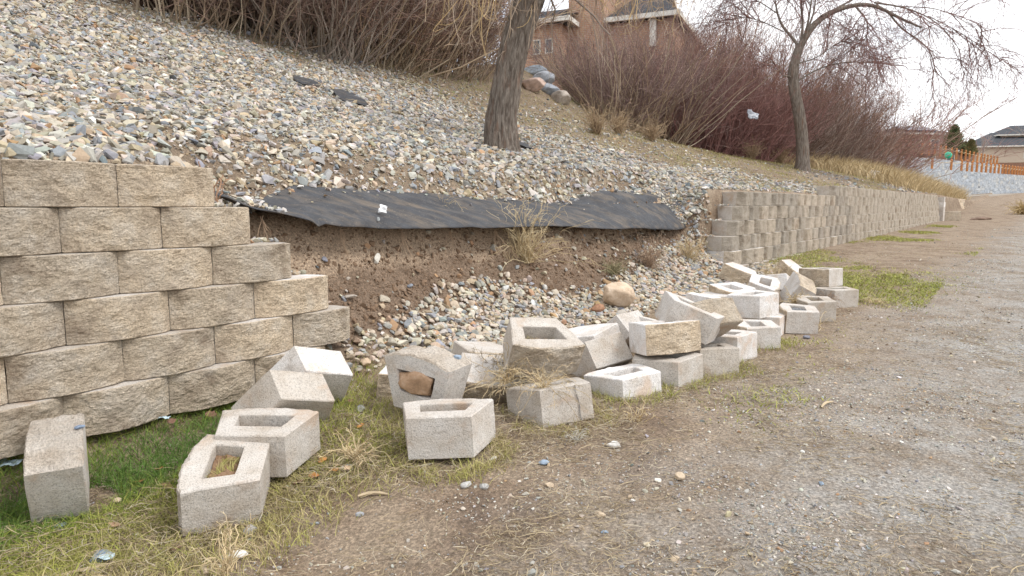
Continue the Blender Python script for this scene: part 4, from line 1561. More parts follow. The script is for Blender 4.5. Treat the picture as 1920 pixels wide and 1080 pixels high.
# the hanging withes seen left of the trunk
hang = []
rg = np.random.default_rng(77)
for i in range(46):
    px0 = rg.uniform(845, 1010)
    top = atY(px0 + rg.normal(0, 20), -60 + rg.uniform(-30, 10), Y1 + rg.uniform(-.8, .3))
    end = atY(px0 + rg.normal(-10, 28), rg.uniform(10, 118), Y1 + rg.uniform(-.8, .3))
    mid = (top + end) / 2 + rg.normal(0, .09, 3)
    tip = end + np.array([rg.normal(0, .13), rg.normal(0, .1), rg.uniform(-.02, .16)])
    hang.append(poly([top - base1, mid - base1, end - base1, tip - base1], 9))
for i in range(60):
    px0 = rg.uniform(1090, 1290)
    top = atY(px0 + rg.normal(0, 20), -70, Y1 + 1 + rg.uniform(-.8, .3))
    end = atY(px0 + rg.normal(0, 30), rg.uniform(-30, 75), Y1 + 1 + rg.uniform(-.8, .3))
    mid = (top + end) / 2 + rg.normal(0, .09, 3)
    tip = end + np.array([rg.normal(0, .15), rg.normal(0, .1), rg.uniform(-.02, .2)])
    hang.append(poly([top - base1, mid - base1, end - base1, tip - base1], 9))
HG = np.array(hang)
H2 = subtwigs(HG, 420, .22, .5, -.1, 5, 35, .2, .4, .2)
V, Fq, C = twig_mesh([(Q, .02, .008, 5, GREY[0], .2, 1), (S, .006, .003, 3, [[.42, .32, .22], [.3, .24, .2]], .25, 2), (S2, .0035, .002, 3, [[.42, .32, .22], [.3, .24, .2]], .25, 3),
                      (HG, .0050, .0026, 4, [[.50, .38, .26], [.36, .28, .21], [.56, .40, .2]], .25, 4), (H2, .0028, .0018, 3, [[.46, .34, .24], [.33, .26, .2]], .25, 5)])
link("crown", np_mesh("crown", V, Fq, M['twig'], C), tree1)

# tree 2: slender arching willow
Y2 = 22.0
bx, by, bz = None, None, None
pp = atY(1505, 303, Y2)
base2 = np.array([pp[0], pp[1], float(hxy(pp[0], pp[1]))])
tree2 = empty("willow_tree", tuple(base2))
tag(tree2, "slender bare willow arching over the far wall with weeping twigs against the sky", "tree", "bare willow trees")
t2 = [np.array([base2[0], base2[1], base2[2] - .15]), atY(1505, 280, Y2), atY(1503, 245, Y2), atY(1497, 205, Y2), atY(1489, 165, Y2), atY(1486, 140, Y2), atY(1491, 112, Y2), atY(1499, 88, Y2)]
V, q, dk = bark_tube([p - base2 for p in t2], [.23, .19, .175, .17, .168, .165, .15, .12], 50, 28, 8, .10, .25)
link("trunk", np_mesh("trunk", V, q, M['bark'], None, True), tree2)


def L2(*a):
    return [atY(px, py, Y2 + dy) - base2 for px, py, dy in a]


mains = [
    (L2((1499, 90, 0), (1512, 62, 0), (1530, 38, .1), (1560, 20, .2), (1600, 8, .2), (1640, 4, .1), (1668, 26, 0), (1700, 40, -.2), (1728, 52, -.3)), .115, .035),
    (L2((1499, 90, 0), (1485, 68, .1), (1466, 52, .2), (1457, 25, .3), (1452, -5, .4), (1450, -60, .5)), .065, .025),
    (L2((1501, 86, 0), (1506, 50, .3), (1502, 10, .5), (1498, -40, .6), (1492, -90, .7)), .06, .03),
    (L2((1505, 78, 0), (1516, 40, -.3), (1521, 5, -.5), (1524, -50, -.7)), .05, .02),
    (L2((1510, 66, 0), (1528, 20, .5), (1530, -30, .8), (1545, -90, 1)), .05, .02),
    (L2((1540, 30, 0), (1580, 10, .6), (1640, -25, 1.), (1700, -50, 1.2), (1770, -60, 1.4)), .05, .02),
    (L2((1600, 8, .2), (1625, 35, 0), (1629, 55, -.1), (1620, 82, -.2), (1600, 70, -.3)), .04, .015),
    (L2((1640, 5, 0), (1690, 12, .3), (1740, 30, .5), (1775, 58, .6), (1800, 95, .6)), .04, .015),
    (L2((1668, 26, 0), (1690, 55, .0), (1725, 75, 0), (1748, 100, 0), (1755, 140, .1)), .04, .015),
    (L2((1489, 150, 0), (1476, 140, -.2), (1468, 146, -.3), (1462, 130, -.3), (1440, 110, -.2)), .04, .012),
    (L2((1498, 150, 0), (1540, 125, .3), (1590, 115, .5), (1640, 118, .6), (1690, 122, .8)), .035, .012),
    (L2((1492, 120, 0), (1530, 110, -.3), (1570, 80, -.5), (1610, 70, -.6)), .03, .012),
    (L2((1690, 12, .3), (1760, 15, .3), (1830, 50, .2), (1880, 110, .1)), .022, .006),
    (L2((1740, 30, .5), (1800, 60, .4), (1850, 95, .4), (1895, 122, .4)), .02, .006),
    (L2((1470, 60, .2), (1430, 40, .4), (1390, 30, .6), (1350, 50, .7)), .025, .008),
    (L2((1457, 25, .3), (1420, 0, .4), (1385, -10, .6), (1330, 20, .7)), .025, .008),
]
MP = np.stack([poly(a, 16) for a, _, _ in mains])
MR = np.stack([np.linspace(a, b_ * .7, 16) * (1 if i_ == 0 else .75) for i_, (_, a, b_) in enumerate(mains)])
V1, q1 = tubes(MP, MR, 10)
link("limbs", np_mesh("limbs", V1, q1, M['bark'], None, True), tree2)
Q = subtwigs(MP, 230, 2.0, .5, .12, 9, 41, .25, .16, .14)
S = subtwigs(Q, 1300, 1.3, .55, -.02, 8, 42, .2, .42, .18)
S2 = subtwigs(S, 4600, .7, .6, -.08, 6, 43, .2, .32, .2)
RED = [[.20, .11, .10], [.26, .15, .13], [.17, .11, .10]]
V, Fq, C = twig_mesh([(Q, .014, .007, 4, RED, .25, 11), (S, .0062, .004, 3, RED, .25, 12), (S2, .0042, .0026, 3, RED, .3, 13)])
link("crown", np_mesh("crown", V, Fq, M['twig'], C), tree2)


# ---- weeds
def weed(label, base, n, h, spread, col, seed, group=None, name="dry_weed", r=.0022, droop=.45, sub=True, cat="weed"):
    rg = np.random.default_rng(seed)
    k = 9
    s = np.linspace(0, 1, k)
    d = rg.normal(0, spread, (n, 3)) + np.array([0, 0, 1])
    d[:, 2] = np.abs(d[:, 2])
    d /= np.linalg.norm(d, axis=1, keepdims=True)
    L = h * rg.uniform(.45, 1.15, n)
    st_ = rg.normal(0, h * .04, (n, 3))
    st_[:, 2] = -.01
    w = rg.normal(0, .03, (n, k, 3)).cumsum(1)
    w[:, 0] = 0
    P = st_[:, None] + d[:, None] * (s[None, :, None] * L[:, None, None]) + w * L[:, None, None]
    P[:, :, 2] -= droop * s[None] ** 2.4 * L[:, None] * rg.uniform(.3, 1.4, (n, 1))
    g = [(P, r, r * .5, 3, col, .25, seed + 1)]
    if sub:
        g.append((subtwigs(P, n * 3, h * .2, .5, 0, 5, seed + 2, .35, .2, .2), r * .6, r * .35, 3, col, .25, seed + 3))
    V, Fq, C = twig_mesh(g)
    o = link(name, np_mesh(name, V, Fq, M['twig'], C), None, base)
    tag(o, label, cat, group)
    return o


STR = [[.52, .41, .24], [.44, .33, .19], [.58, .48, .31]]
BRW = [[.34, .24, .16], [.40, .29, .20], [.26, .18, .13]]
GW = "dry weeds around the eroded bank"
for (px, py, D_, n, h_, sp, col, lab, sd_, rr) in [
    (985, 508, .36, 130, .80, .40, STR, "large arching clump of straw coloured weed on the soil bank", 1, .0030),
    (955, 440, .38, 12, .30, .30, STR, "few thin stalks leaning beside the large straw clump under the fabric", 2, .002),
    (1215, 495, .10, 150, .55, .5, BRW, "tangled brown weed on the rubble below the right half of the fabric", 3, .0026),
    (1290, 490, .08, 110, .45, .5, STR, "pale weed at the rubble foot nearest the broken end of the far wall", 4, .0026),
    (1150, 505, .12, 90, .28, .6, [[.22, .2, .11], [.3, .26, .15]], "low greenish weed left of the tangled brown one", 5, .0028),
]:
    r_ = ray(px, py)
    k = (D_ + P0 @ N) / (r_[:2] @ N)
    x_, y_ = float(r_[0] * k), float(r_[1] * k)
    weed(lab, (x_, y_, float(hxy(x_, y_))), n, h_, sp, col, 500 + sd_ * 9, GW, r=rr)
for (x_, y_, z_, n, h_, sp, col, lab, sd_, rr) in [
    (-.02, 3.50, .14, 70, .30, .8, STR, "dry straw tangle at the left foot of the tilted brown faced block", 11, .0022),
    (.15, 3.30, .16, 40, .26, 1.2, STR, "wispy straw spilling over the stained block under the tilted one", 12, .0018),
    (-.12, 3.75, .12, 70, .24, .9, [[.36, .30, .22], [.28, .23, .17]], "grey dead grass mat over the dirty white block", 13, .0022),
    (3.15, 8.20, .10, 70, .45, .5, STR, "straw weed by the white speckled block farthest back", 14, .0028),
    (3.7, 9.2, .12, 50, .50, .4, STR, "tall pale stalks against the far wall behind the last blocks", 15, .003),
    (2.65, 6.35, .14, 45, .25, 1.1, STR, "golden straw caught under the tipped tan block", 16, .0026),
    (3.15, 6.75, .10, 36, .25, 1.0, BRW, "brown straw caught between the last two stacked blocks", 17, .0026),
    (3.75, 7.0, .03, 60, .20, .9, STR, "straw tuft on the ground right of the last block", 18, .0026),
    (-.88, 1.98, -.06, 22, .26, .35, STR, "tall seedy stalk beside the right corner of the soil filled block", 19, .0022),
    (-.68, 2.85, -.03, 60, .20, .8, STR, "yellow straw tuft between the pebble filled block and the clay packed block", 20, .0022),
    (.62, 3.28, -.02, 14, .22, .35, STR, "upright pale stalk at the right corner of the stained block", 21, .0028),
    (2.55, 5.62, .02, 9, .26, .5, STR, "three long straws leaning on the round nosed block", 22, .0024),
    (.30, 3.05, -.03, 40, .12, 1.2, [[.5, .47, .4]], "bleached straw tuft in front of the stained block", 23, .0018),
]:
    weed(lab, (x_, y_, z_), n, h_, sp, col, 600 + sd_ * 9, "dry grass tufts among the loose blocks", name="straw_tuft", r=rr, droop=.6, cat="grass tuft")
for i in range(9):
    rg = np.random.default_rng(900 + i)
    t_ = [.55, 1.2, 1.75, 2.3, 2.9, 3.6, 4.4, 5.2, 6.0][i]
    De_, ze_ = fab_edge(np.array([t_]))
    D_ = .42 + rg.uniform(0, .06)
    x_, y_ = xy(t_, D_)
    top_ = np.array([float(x_), float(y_), float(ze_[0]) - .02])
    P = []
    for j in range(6):
        L_ = rg.uniform(.10, .28)
        s_ = np.linspace(0, 1, 8)[:, None]
        d_ = np.array([rg.normal(0, .35) - N[0] * .5, rg.normal(0, .2) - N[1] * .5, -1.0])
        w_ = np.cumsum(rg.normal(0, .03, (8, 3)), 0)
        P.append(d_ * s_ * L_ + w_ * L_)
    V, q = tubes(np.array(P), np.tile(np.linspace(.0032, .0012, 8), (6, 1)), 4)
    o = link("hanging_root", np_mesh("hanging_root", V, q, plain('root_fibre', (.34, .24, .16), .9, .2)), None, top_)
    tag(o, "thin brown roots dangling under the edge of the black fabric", "roots", "roots hanging under the fabric edge")
# stalks next to the broken wall top
xa, ya = xy(.12, .22)
weed("withered brown stalks beside the top course where the left wall breaks off", (float(xa), float(ya), 1.05), 7, .30, .18, [[.36, .22, .14]], 801, GW, r=.006, droop=.1)
xa, ya = xy(2.6, .78)
weed("thin dead sprig lying on the black fabric left of its middle", (float(xa), float(ya), 1.04), 12, .36, 1.2, STR, 802, GW, r=.0018, droop=.7)
for i, (t_, D_) in enumerate([(11.5, 4.5), (13.2, 4.9), (15.0, 4.9), (21.2, 4.3), (24.0, 4.2)]):
    labs = ["straw weed on the dry slope nearest the crest boulders", "straw weed below the first shrub right of the boulders", "straw weed midway along the front of the right thicket",
            "pale straw weed in front of the red shrubs", "tan straw weed just left of the slender willow trunk"]
    xa, ya = xy(t_, D_)
    weed(labs[i], (float(xa), float(ya), float(height(t_, D_))), 120, .8, .35, [[.42, .32, .2], [.36, .26, .17]], 820 + i * 7, "tall dry weeds before the right thicket", r=.006, droop=.3)


# ------------------------------------------------------------------ single stones, boulders, leaves
def rock(name, label, cat, group, loc, size, col, seed, rot=0, rough=.06, flat=.75, squash=(1, 1, 1), mcol2=None):
    bm = bmesh.new()
    bmesh.ops.create_icosphere(bm, subdivisions=4, radius=1)
    co = np.array([v.co[:] for v in bm.verts])
    rg = np.random.default_rng(seed)
    p = co.copy()
    for _ in range(13):
        n_ = rg.normal(size=3)
        n_ /= np.linalg.norm(n_)
        dmax = rg.uniform(.62, .92)
        dd_ = p @ n_
        p = p - np.clip(dd_ - dmax, 0, None)[:, None] * n_ * .9
    f = fbm(p[:, 0] * 2, p[:, 1] * 2, p[:, 2] * 2, seed, 5, .55)
    p *= (1 + rough * 2 * f)[:, None]
    p *= np.array(squash) * np.array([1, 1, flat]) * size
    for v, c in zip(bm.verts, p):
        v.co = c
    me = bpy.data.meshes.new(name)
    bm.to_mesh(me)
    bm.free()
    me.polygons.foreach_set("use_smooth", [True] * len(me.polygons))
    key = 'rock_%s' % str(col)
    if key not in M:
        m, nt, b = mat('rock', .9)
        v, rnd = randvec(nt)
        k_ = 2.2 / max(size, .02)
        lo = tuple(x * .62 for x in col)
        hi = tuple(min(x * 1.3, .8) for x in col)
        c, f_ = noise_col(nt, v, k_, [(.3, lo), (.5, col), (.7, mcol2 or hi)], 8, .65, .2)
        nt.links.new(c, b.inputs["Base Color"])
        n1 = N_(nt, "TexNoise", Scale=k_ * 3, Detail=7, Roughness=.7)
        nt.links.new(v, n1.inputs["Vector"])
        bump(nt, b, n1.outputs["Fac"], size * .12, .6)
        M[key] = m
    me.materials.append(M[key])
    o = link(name, me, None, loc, (0, 0, rot))
    tag(o, label, cat, group)
    return o


p = atz(1157, 562, .17)
rock("boulder", "cream and orange boulder sitting on the rubble behind the blocks", "boulder", None, (float(p[0]), float(p[1]), .20), .175, (.60, .46, .33), 5, .3, .09, .78, (1.08, .85, 1.0), (.66, .54, .42))
p = atz(1122, 580, .12)
rock("loose_stone", "reddish brown stone in front of the cream boulder", "stone", "larger loose stones", (float(p[0]), float(p[1]), .13), .065, (.30, .165, .10), 6, .9, .06, .75, (1.3, .8, 1))
SG = "larger loose stones"
BL, WH, TN, GR_ = (.27, .33, .40), (.66, .63, .58), (.48, .38, .27), (.40, .39, .37)
for i, (px, py, s_, col, lab) in enumerate([
    (1150, 838, .030, WH, "white angular stone on the ground right of the stained block"),
    (1274, 897, .026, TN, "pale tan stone on the open track below the slot core block"),
    (1125, 967, .020, TN, "small tan stone on the track at lower middle"),
    (875, 912, .024, GR_, "grey stone below the grass filled block, left of a similar pair"),
    (908, 915, .022, GR_, "light grey stone just right of the grey one below the grass filled block"),
    (443, 1046, .030, WH, "white pointed stone at the bottom edge left of centre"),
    (470, 998, .030, GR_, "grey stone at the front right foot of the soil filled block"),
    (190, 1052, .040, BL, "bluish flat stone at the bottom edge near the left corner"),
    (115, 992, .026, BL, "blue grey stone in front of the block lying on its back"),
    (255, 1006, .016, WH, "tiny white stone between the lying block and the soil filled block"),
    (1134, 1000, .013, BL, "tiny blue stone on the track at the bottom middle"),
    (1505, 849, .012, WH, "small white stone on the track right of middle"),
    (1800, 693, .020, GR_, "grey stone far right on the track"),
    (650, 880, .028, WH, "cream stone in the dry grass between the two front blocks"),
    (1030, 912, .018, TN, "small tan stone below the stained block"),
    (1266, 1050, .016, TN, "small tan stone at the bottom of the track"),
    (675, 770, .032, GR_, "round grey stone in the grass left of the clay packed block"),
    (1020, 870, .020, BL, "small bluish stone below the grass edge of the stained block"),
    (1512, 634, .032, (.20, .20, .23), "dark grey stone on the ground before the round nosed block"),
    (10, 998, .030, TN, "pale stone at the very left edge of the ground"),
    (925, 862, .018, WH, "white stone right of the grass filled block's foot"),
    (385, 1072, .016, TN, "small brown stone at the bottom edge below the soil filled block"),
    (1185, 940, .011, WH, "small white chip on the track near the tan stone"),
    (1540, 908, .012, BL, "small blue grey chip on the right of the track"),
]):
    p = atz(px, py, -.04)
    for _ in range(3):
        p = atz(px, py, float(hxy(p[0], p[1])))
    rock("loose_stone", lab, "stone", SG, (float(p[0]), float(p[1]), float(p[2]) + s_ * .3), s_, col, 40 + i, i * 1.3, .05, .6, (1.25, .85, 1))
q_ = block_point('B3', .0, -.02, .12)
rock("loose_stone", "blue grey stone lying in the core of the pebble filled block", "stone", SG, q_, .035, BL, 91, .4, .05, .6, (1.3, .8, 1))
q_ = block_point('B3', -.06, -.02, .125)
rock("loose_stone", "cream stone lying in the core of the pebble filled block", "stone", SG, q_, .026, WH, 92, .4)
q_ = block_point('B3', .075, -.03, .12)
rock("loose_stone", "tan stone at the left end of the pebble filled core", "stone", SG, q_, .04, TN, 93, .9)
q_ = block_point('B1', -.0, -.16, .15)
p1_ = atz(149, 795, .19)
rock("loose_stone", "small blue stone lying on the rough top of the block in the grass", "stone", SG, (float(p1_[0]), float(p1_[1]), .178), .016, (.20, .25, .33), 94, .9, .03, .5, (1.3, .8, 1))
q_ = block_point('B7', -.14, -.15, .03)
rock("loose_stone", "blue grey stone resting on top of the clay packed block", "stone", SG, q_, .024, BL, 95, .9)
# fills in the block cores
clay = rock("clay_fill", "orange clay packed in the core of the tipped block", "clay", None, block_point('B7', .0, -.022, .160), .135, (.45, .29, .18), 201, 0, .10, .75, (.95, .56, .6), (.55, .40, .29))
clay.rotation_euler = Euler(POSES['B7'][3:])
for k, sd_, lab, col in (('B2', 1, "soil filling the core of the nearest block", [.24, .15, .09]), ('B21', 2, "grey gravel filling the core of the round nosed block", [.2, .2, .2]), ('B3', 3, "soil in the core of the pebble filled block", [.25, .18, .12]), ('B19', 4, "soil and twigs in the core right of the greenish block", [.25, .2, .15]), ('T', 5, "dead grass and soil in the core of the tilted block", [.25, .2, .15]), ('B8', 6, "soil in the core of the grass filled pale block", [.3, .22, .15])):
    gx, gy = np.meshgrid(np.linspace(-1, 1, 22), np.linspace(0, 1, 16), indexing='ij')
    hw = .122 * (1 - gy) + .098 * gy - .004
    yy_ = -BDp / 2 + .053 + gy * (BDp - .145 - .006)
    depth = {'B2': .135, 'B21': .165, 'B3': .11, 'B19': .13, 'T': .11, 'B8': .10}[k]
    zz_ = depth + .018 * fbm(gx * 3, gy * 3, 0, sd_) + .008 * fbm(gx * 12, gy * 12, 0, sd_ + 3)
    if k == 'B2':
        zz_ = zz_ + .02 * (gx > .3)
    Vv = np.stack([gx * hw, yy_, zz_], -1).reshape(-1, 3)
    ii = np.arange(22 * 16).reshape(22, 16)
    qq = np.stack([ii[:-1, :-1], ii[1:, :-1], ii[1:, 1:], ii[:-1, 1:]], -1).reshape(-1, 4)
    bl, ql = [], []
    cc_ = np.array(col) * (1 + .3 * fbm(Vv[:, 0] * 60, Vv[:, 1] * 60, 0, sd_))[:, None]
    if k in ('B2', 'B8', 'B3', 'T'):
        nb_ = 260 if k == 'B2' else 60
        rg = np.random.default_rng(sd_)
        xx_ = rg.uniform(-.10, .10, nb_)
        yy2 = rg.uniform(-.06, .02, nb_)
        dryv = np.full(nb_, {'B2': .72, 'B8': .35, 'B3': .8, 'T': .95}[k])
        B_ = blades(xx_, yy2, np.full(nb_, depth), rg.uniform(.02, .05, nb_), rg.uniform(.3, 1.6, nb_), rg.uniform(.002, .0035, nb_), gcol(nb_, sd_, dryv), seed=sd_)
        Vv, Ff, cc_ = merge([(Vv, qq, cc_), B_])
    else:
        Ff = [qq]
    o = link("core_fill", np_mesh("core_fill", Vv, Ff, M['pebble'], cc_), None, POSES[k][:3], POSES[k][3:])
    tag(o, lab, "soil", kind="stuff")

# fallen leaves
def leaf(label, loc, size, col, seed, rot):
    rg = np.random.default_rng(seed)
    n = 9
    s = np.linspace(0, 1, n)
    w = np.sin(s * math.pi) ** .8 * .42 * (1 + .25 * np.sin(s * 18 + seed))
    P = []
    for i in range(n):
        for j, u_ in enumerate((-1, -.5, 0, .5, 1)):
            P.append(((s[i] - .5), u_ * w[i], .20 * (u_ ** 2) * w[i] * 1.5 + .28 * (s[i] - .5) ** 2 + .03 * math.sin(seed + i + j)))
    P = np.array(P) * size
    ii = np.arange(n * 5).reshape(n, 5)
    qq = np.stack([ii[:-1, :-1], ii[1:, :-1], ii[1:, 1:], ii[:-1, 1:]], -1).reshape(-1, 4)
    c = np.tile(col, (len(P), 1)) * (1 + .2 * vnoise(P[:, 0] * 80, P[:, 1] * 80, 0, seed))[:, None]
    o = link("fallen_leaf", np_mesh("fallen_leaf", P, qq, M['grass'], c, True), None, loc, (rg.uniform(-.4, .4), rg.uniform(-.4, .4), rot))
    sm = o.modifiers.new("thick", 'SOLIDIFY')
    sm.thickness = .0008
    tag(o, label, "leaf", "fallen brown leaves in the grass")


OR, DB, PK = (.55, .26, .08), (.20, .11, .075), (.42, .27, .18)
for i, (px, py, s_, col, lab) in enumerate([
    (297, 880, .05, OR, "orange curled leaf in the grass between the lying block and the soil filled one"),
    (262, 903, .045, (.4, .2, .08), "rust leaf just below the orange curled leaf"),
    (268, 862, .04, (.38, .18, .07), "rust leaf just above the orange curled leaf"),
    (313, 912, .05, DB, "dark brown leaf against the left corner of the soil filled block"),
    (213, 985, .05, PK, "pinkish leaf in the dry grass below the lying block"),
    (220, 938, .035, TN, "small tan leaf right of the lying block's foot"),
    (395, 778, .06, DB, "dark brown leaf in the green grass by the wall, right one"),
    (322, 790, .045, DB, "dark brown leaf in the green grass by the wall, left one"),
    (605, 863, .045, OR, "orange strip of leaf right of the pebble filled block"),
    (588, 893, .05, (.45, .2, .07), "rust leaf between the front blocks, lower left of the pair"),
    (628, 882, .05, OR, "orange leaf beside the cream stone between the front blocks"),
    (652, 878, .04, (.62, .45, .3), "pale leaf standing next to the cream stone"),
    (676, 799, .04, OR, "orange leaf below the round grey stone"),
    (657, 752, .04, DB, "dark leaf beside the pebbles left of the clay packed block"),
    (560, 905, .05, DB, "dark brown leaf in the dry grass below the pebble filled block"),
    (330, 1030, .05, DB, "dark leaf below the soil filled block"),
    (630, 815, .03, OR, "small orange leaf at the edge of the yellow grass"),
]):
    p = atz(px, py, .0)
    for _ in range(3):
        p = atz(px, py, float(hxy(p[0], p[1])) + .025)
    leaf(lab, (float(p[0]), float(p[1]), float(p[2])), s_, col, 60 + i, i * 2.1)

# crumpled bits of plastic
def scrap(label, loc, size, col, seed, rot=(0, 0, 0), asp=1.6):
    n = 12
    gx, gy = np.meshgrid(np.linspace(-.5, .5, n), np.linspace(-.5, .5, n), indexing='ij')
    z_ = .35 * fbm(gx * 4, gy * 4, 0, seed, 3) + .2 * np.abs(fbm(gx * 9, gy * 9, 0, seed + 3, 2))
    e_ = 1 + .35 * fbm(np.arctan2(gy, gx), gx * 0, 0, seed)
    P = np.stack([gx * asp * e_, gy * e_, z_ * .8], -1).reshape(-1, 3) * size
    ii = np.arange(n * n).reshape(n, n)
    qq = np.stack([ii[:-1, :-1], ii[1:, :-1], ii[1:, 1:], ii[:-1, 1:]], -1).reshape(-1, 4)
    key = 'plastic%s' % (col,)
    if key not in M:
        M[key] = plain('plastic_film', col, .35, .12, 30)
        M[key].node_tree.nodes["Principled BSDF"].inputs["Specular IOR Level"].default_value = .5
    o = link("plastic_scrap", np_mesh("plastic_scrap", P, qq, M[key], None, True), None, loc, rot)
    sm = o.modifiers.new("thick", 'SOLIDIFY')
    sm.thickness = .0012
    tag(o, label, "plastic scrap", "scraps of plastic film")


for i, (px, py, s_, lab) in enumerate([(312, 825, .05, "crumpled clear bluish plastic in the grass, left of the pebble filled block"),
                                       (308, 783, .03, "small clear plastic scrap close to the wall foot"),
                                       (12, 868, .07, "blue plastic scrap at the left edge behind the lying block"),
                                       (195, 1045, .035, "blue plastic scrap at the bottom left corner")]):
    p = atz(px, py, .0)
    for _ in range(3):
        p = atz(px, py, float(hxy(p[0], p[1])) + .03)
    scrap(lab, (float(p[0]), float(p[1]), float(p[2])), s_, (.48, .60, .66), 70 + i)
xa, ya = xy(1.62, .48)
zf_ = float(fabric_z(np.array([1.62]), np.array([.48]))[0][0])
scrap("white torn scrap standing on the black fabric", (float(xa), float(ya), zf_ + .05), .065, (.75, .75, .75), 81, (1.1, .2, .3), 1.0)
p = atY(1411, 216, 19.5)
scrap("pale plastic bag snagged in the red shrubs", tuple(p), .27, (.27, .28, .31), 82, (1.0, .3, .2), 1.2)

# exposed flaps of liner up the slope
for i, (a, b_, dd_) in enumerate([((548, 150), (602, 172), .12), ((622, 180), (690, 196), .10), ((962, 262), (1002, 292), .14), ((1150, 297), (1182, 309), .12)]):
    cxp, cyp = (a[0] + b_[0]) / 2, (a[1] + b_[1]) / 2
    r_ = ray(cxp, cyp)
    best = None
    for Y_ in np.linspace(4, 16, 300):
        pz = r_ * (Y_ / r_[1]) + np.array([0, 0, CH])
        hz = float(hxy(pz[0], pz[1]))
        if pz[2] < hz:
            best = np.array([pz[0], pz[1], hz])
            break
    d_ = best[1]
    Lw = (b_[0] - a[0]) / F * d_
    n = 14
    gx, gy = np.meshgrid(np.linspace(-.5, .5, n), np.linspace(-.5, .5, n), indexing='ij')
    sk = (gx * 2) ** 2
    X1 = best[0] + gx * Lw + 0 * gy
    Y1_ = best[1] + (-gx * .55 * Lw) + gy * .5 * (1 - .8 * sk) * (Lw / .4)
    Z1 = hxy(X1, Y1_) + .045 + .02 * fbm(gx * 3, gy * 3, 0, i)
    P = np.stack([X1, Y1_, Z1], -1).reshape(-1, 3)
    ii = np.arange(n * n).reshape(n, n)
    qq = np.stack([ii[:-1, :-1], ii[1:, :-1], ii[1:, 1:], ii[:-1, 1:]], -1).reshape(-1, 4)
    o = link("fabric_flap", np_mesh("fabric_flap", P - best, qq, M['liner'], None, True), None, best)
    sm = o.modifiers.new("thick", 'SOLIDIFY')
    sm.thickness = .004
    tag(o, ["bare patch of dark fabric showing through the gravel, uppermost at left", "bare patch of dark fabric just right of the uppermost one",
            "flap of dark fabric at the right foot of the leaning trunk", "small dark fabric patch on the slope right of the leaning trunk"][i], "fabric patch", "exposed fabric patches on the slope")

# ------------------------------------------------------------------ things on the crest and beyond
BGr = "boulders below the brick house"
for i, (px, py, Y_, s_, col, lab) in enumerate([
    (1003, 92, 20.5, .42, (.36, .40, .44), "blue grey boulder directly below the brick house, topmost"),
    (1020, 104, 19.6, .45, (.40, .42, .45), "pale blue grey boulder under the topmost one"),
    (998, 125, 18.6, .48, (.46, .34, .28), "large pinkish boulder right of the leaning trunk"),
    (1030, 122, 19.2, .36, (.30, .32, .35), "dark grey boulder right of the pinkish one"),
    (1052, 134, 19.0, .40, (.38, .33, .28), "brownish boulder lowest on the right of the pile"),
    (990, 84, 21.5, .4, (.42, .42, .42), "grey boulder at the back of the pile next to the trunk"),
]):
    p = atY(px, py, Y_)
    rock("boulder", lab, "boulder", BGr, (float(p[0]), float(p[1]), float(hxy(p[0], p[1])) + .22 * s_), s_ * .72, col, 150 + i, i * 1.1, .085, .75, (1.25, 1.0, 1.0))
# ground under the boulder pile is the hill itself: a low earth shoulder carries them
M['brick'] = None


def brick_mat(name, c1, c2, mortar, sc=1.0):
    m, nt, b = mat(name, .9)
    t_ = N_(nt, "TexCoord")
    br = N_(nt, "TexBrick", Scale=1.0)
    br.inputs["Color1"].default_value = (*c1, 1)
    br.inputs["Color2"].default_value = (*c2, 1)
    br.inputs["Mortar"].default_value = (*mortar, 1)
    br.inputs["Brick Width"].default_value = .22 * sc
    br.inputs["Row Height"].default_value = .075 * sc
    br.inputs["Mortar Size"].default_value = .008 * sc
    # use a horizontal coordinate that runs round the walls
    sx = N_(nt, "SeparateXYZ")
    cx_ = N_(nt, "CombineXYZ")
    ad = N_(nt, "Math", operation='ADD')
    nt.links.new(t_.outputs["Object"], sx.inputs[0])
    nt.links.new(sx.outputs[0], ad.inputs[0])
    nt.links.new(sx.outputs[1], ad.inputs[1])
    nt.links.new(ad.outputs[0], cx_.inputs[0])
    nt.links.new(sx.outputs[2], cx_.inputs[1])
    nt.links.new(cx_.outputs[0], br.inputs["Vector"])
    v, f = noise_col(nt, t_.outputs["Object"], 3, [(.3, (.78, .78, .78)), (.7, (1.2, 1.2, 1.2))], 6)
    c = mix(nt, .7, br.outputs["Color"], v, 'MULTIPLY')
    nt.links.new(c, b.inputs["Base Color"])
    return m


M['brick'] = brick_mat('tan_brick', (.47, .27, .17), (.38, .21, .135), (.42, .36, .30))
M['shingle'] = brick_mat('roof_shingle', (.075, .08, .09), (.055, .06, .066), (.04, .04, .045), 1.6)
M['trim'] = plain('white_trim', (.66, .63, .57), .6, .06)
M['stucco'] = plain('beige_stucco', (.52, .43, .34), .9, .08)
M['glass'] = plain('window_glass', (.10, .11, .12), .15, .1)
M['wood'] = plain('stained_wood', (.42, .17, .055), .7, .3, 20)
M['rope'] = plain('rope', (.55, .44, .28), .9, .1)


def add_mesh(name, V, F_, m_, parent, smooth=False):
    return link(name, np_mesh(name, np.asarray(V, float), F_, m_, None, smooth), parent)


def prism(pts, y0, y1):
    """polygon in (x,z) extruded along y"""
    n = len(pts)
    V = [(p[0], y0, p[1]) for p in pts] + [(p[0], y1, p[1]) for p in pts]
    return V, n


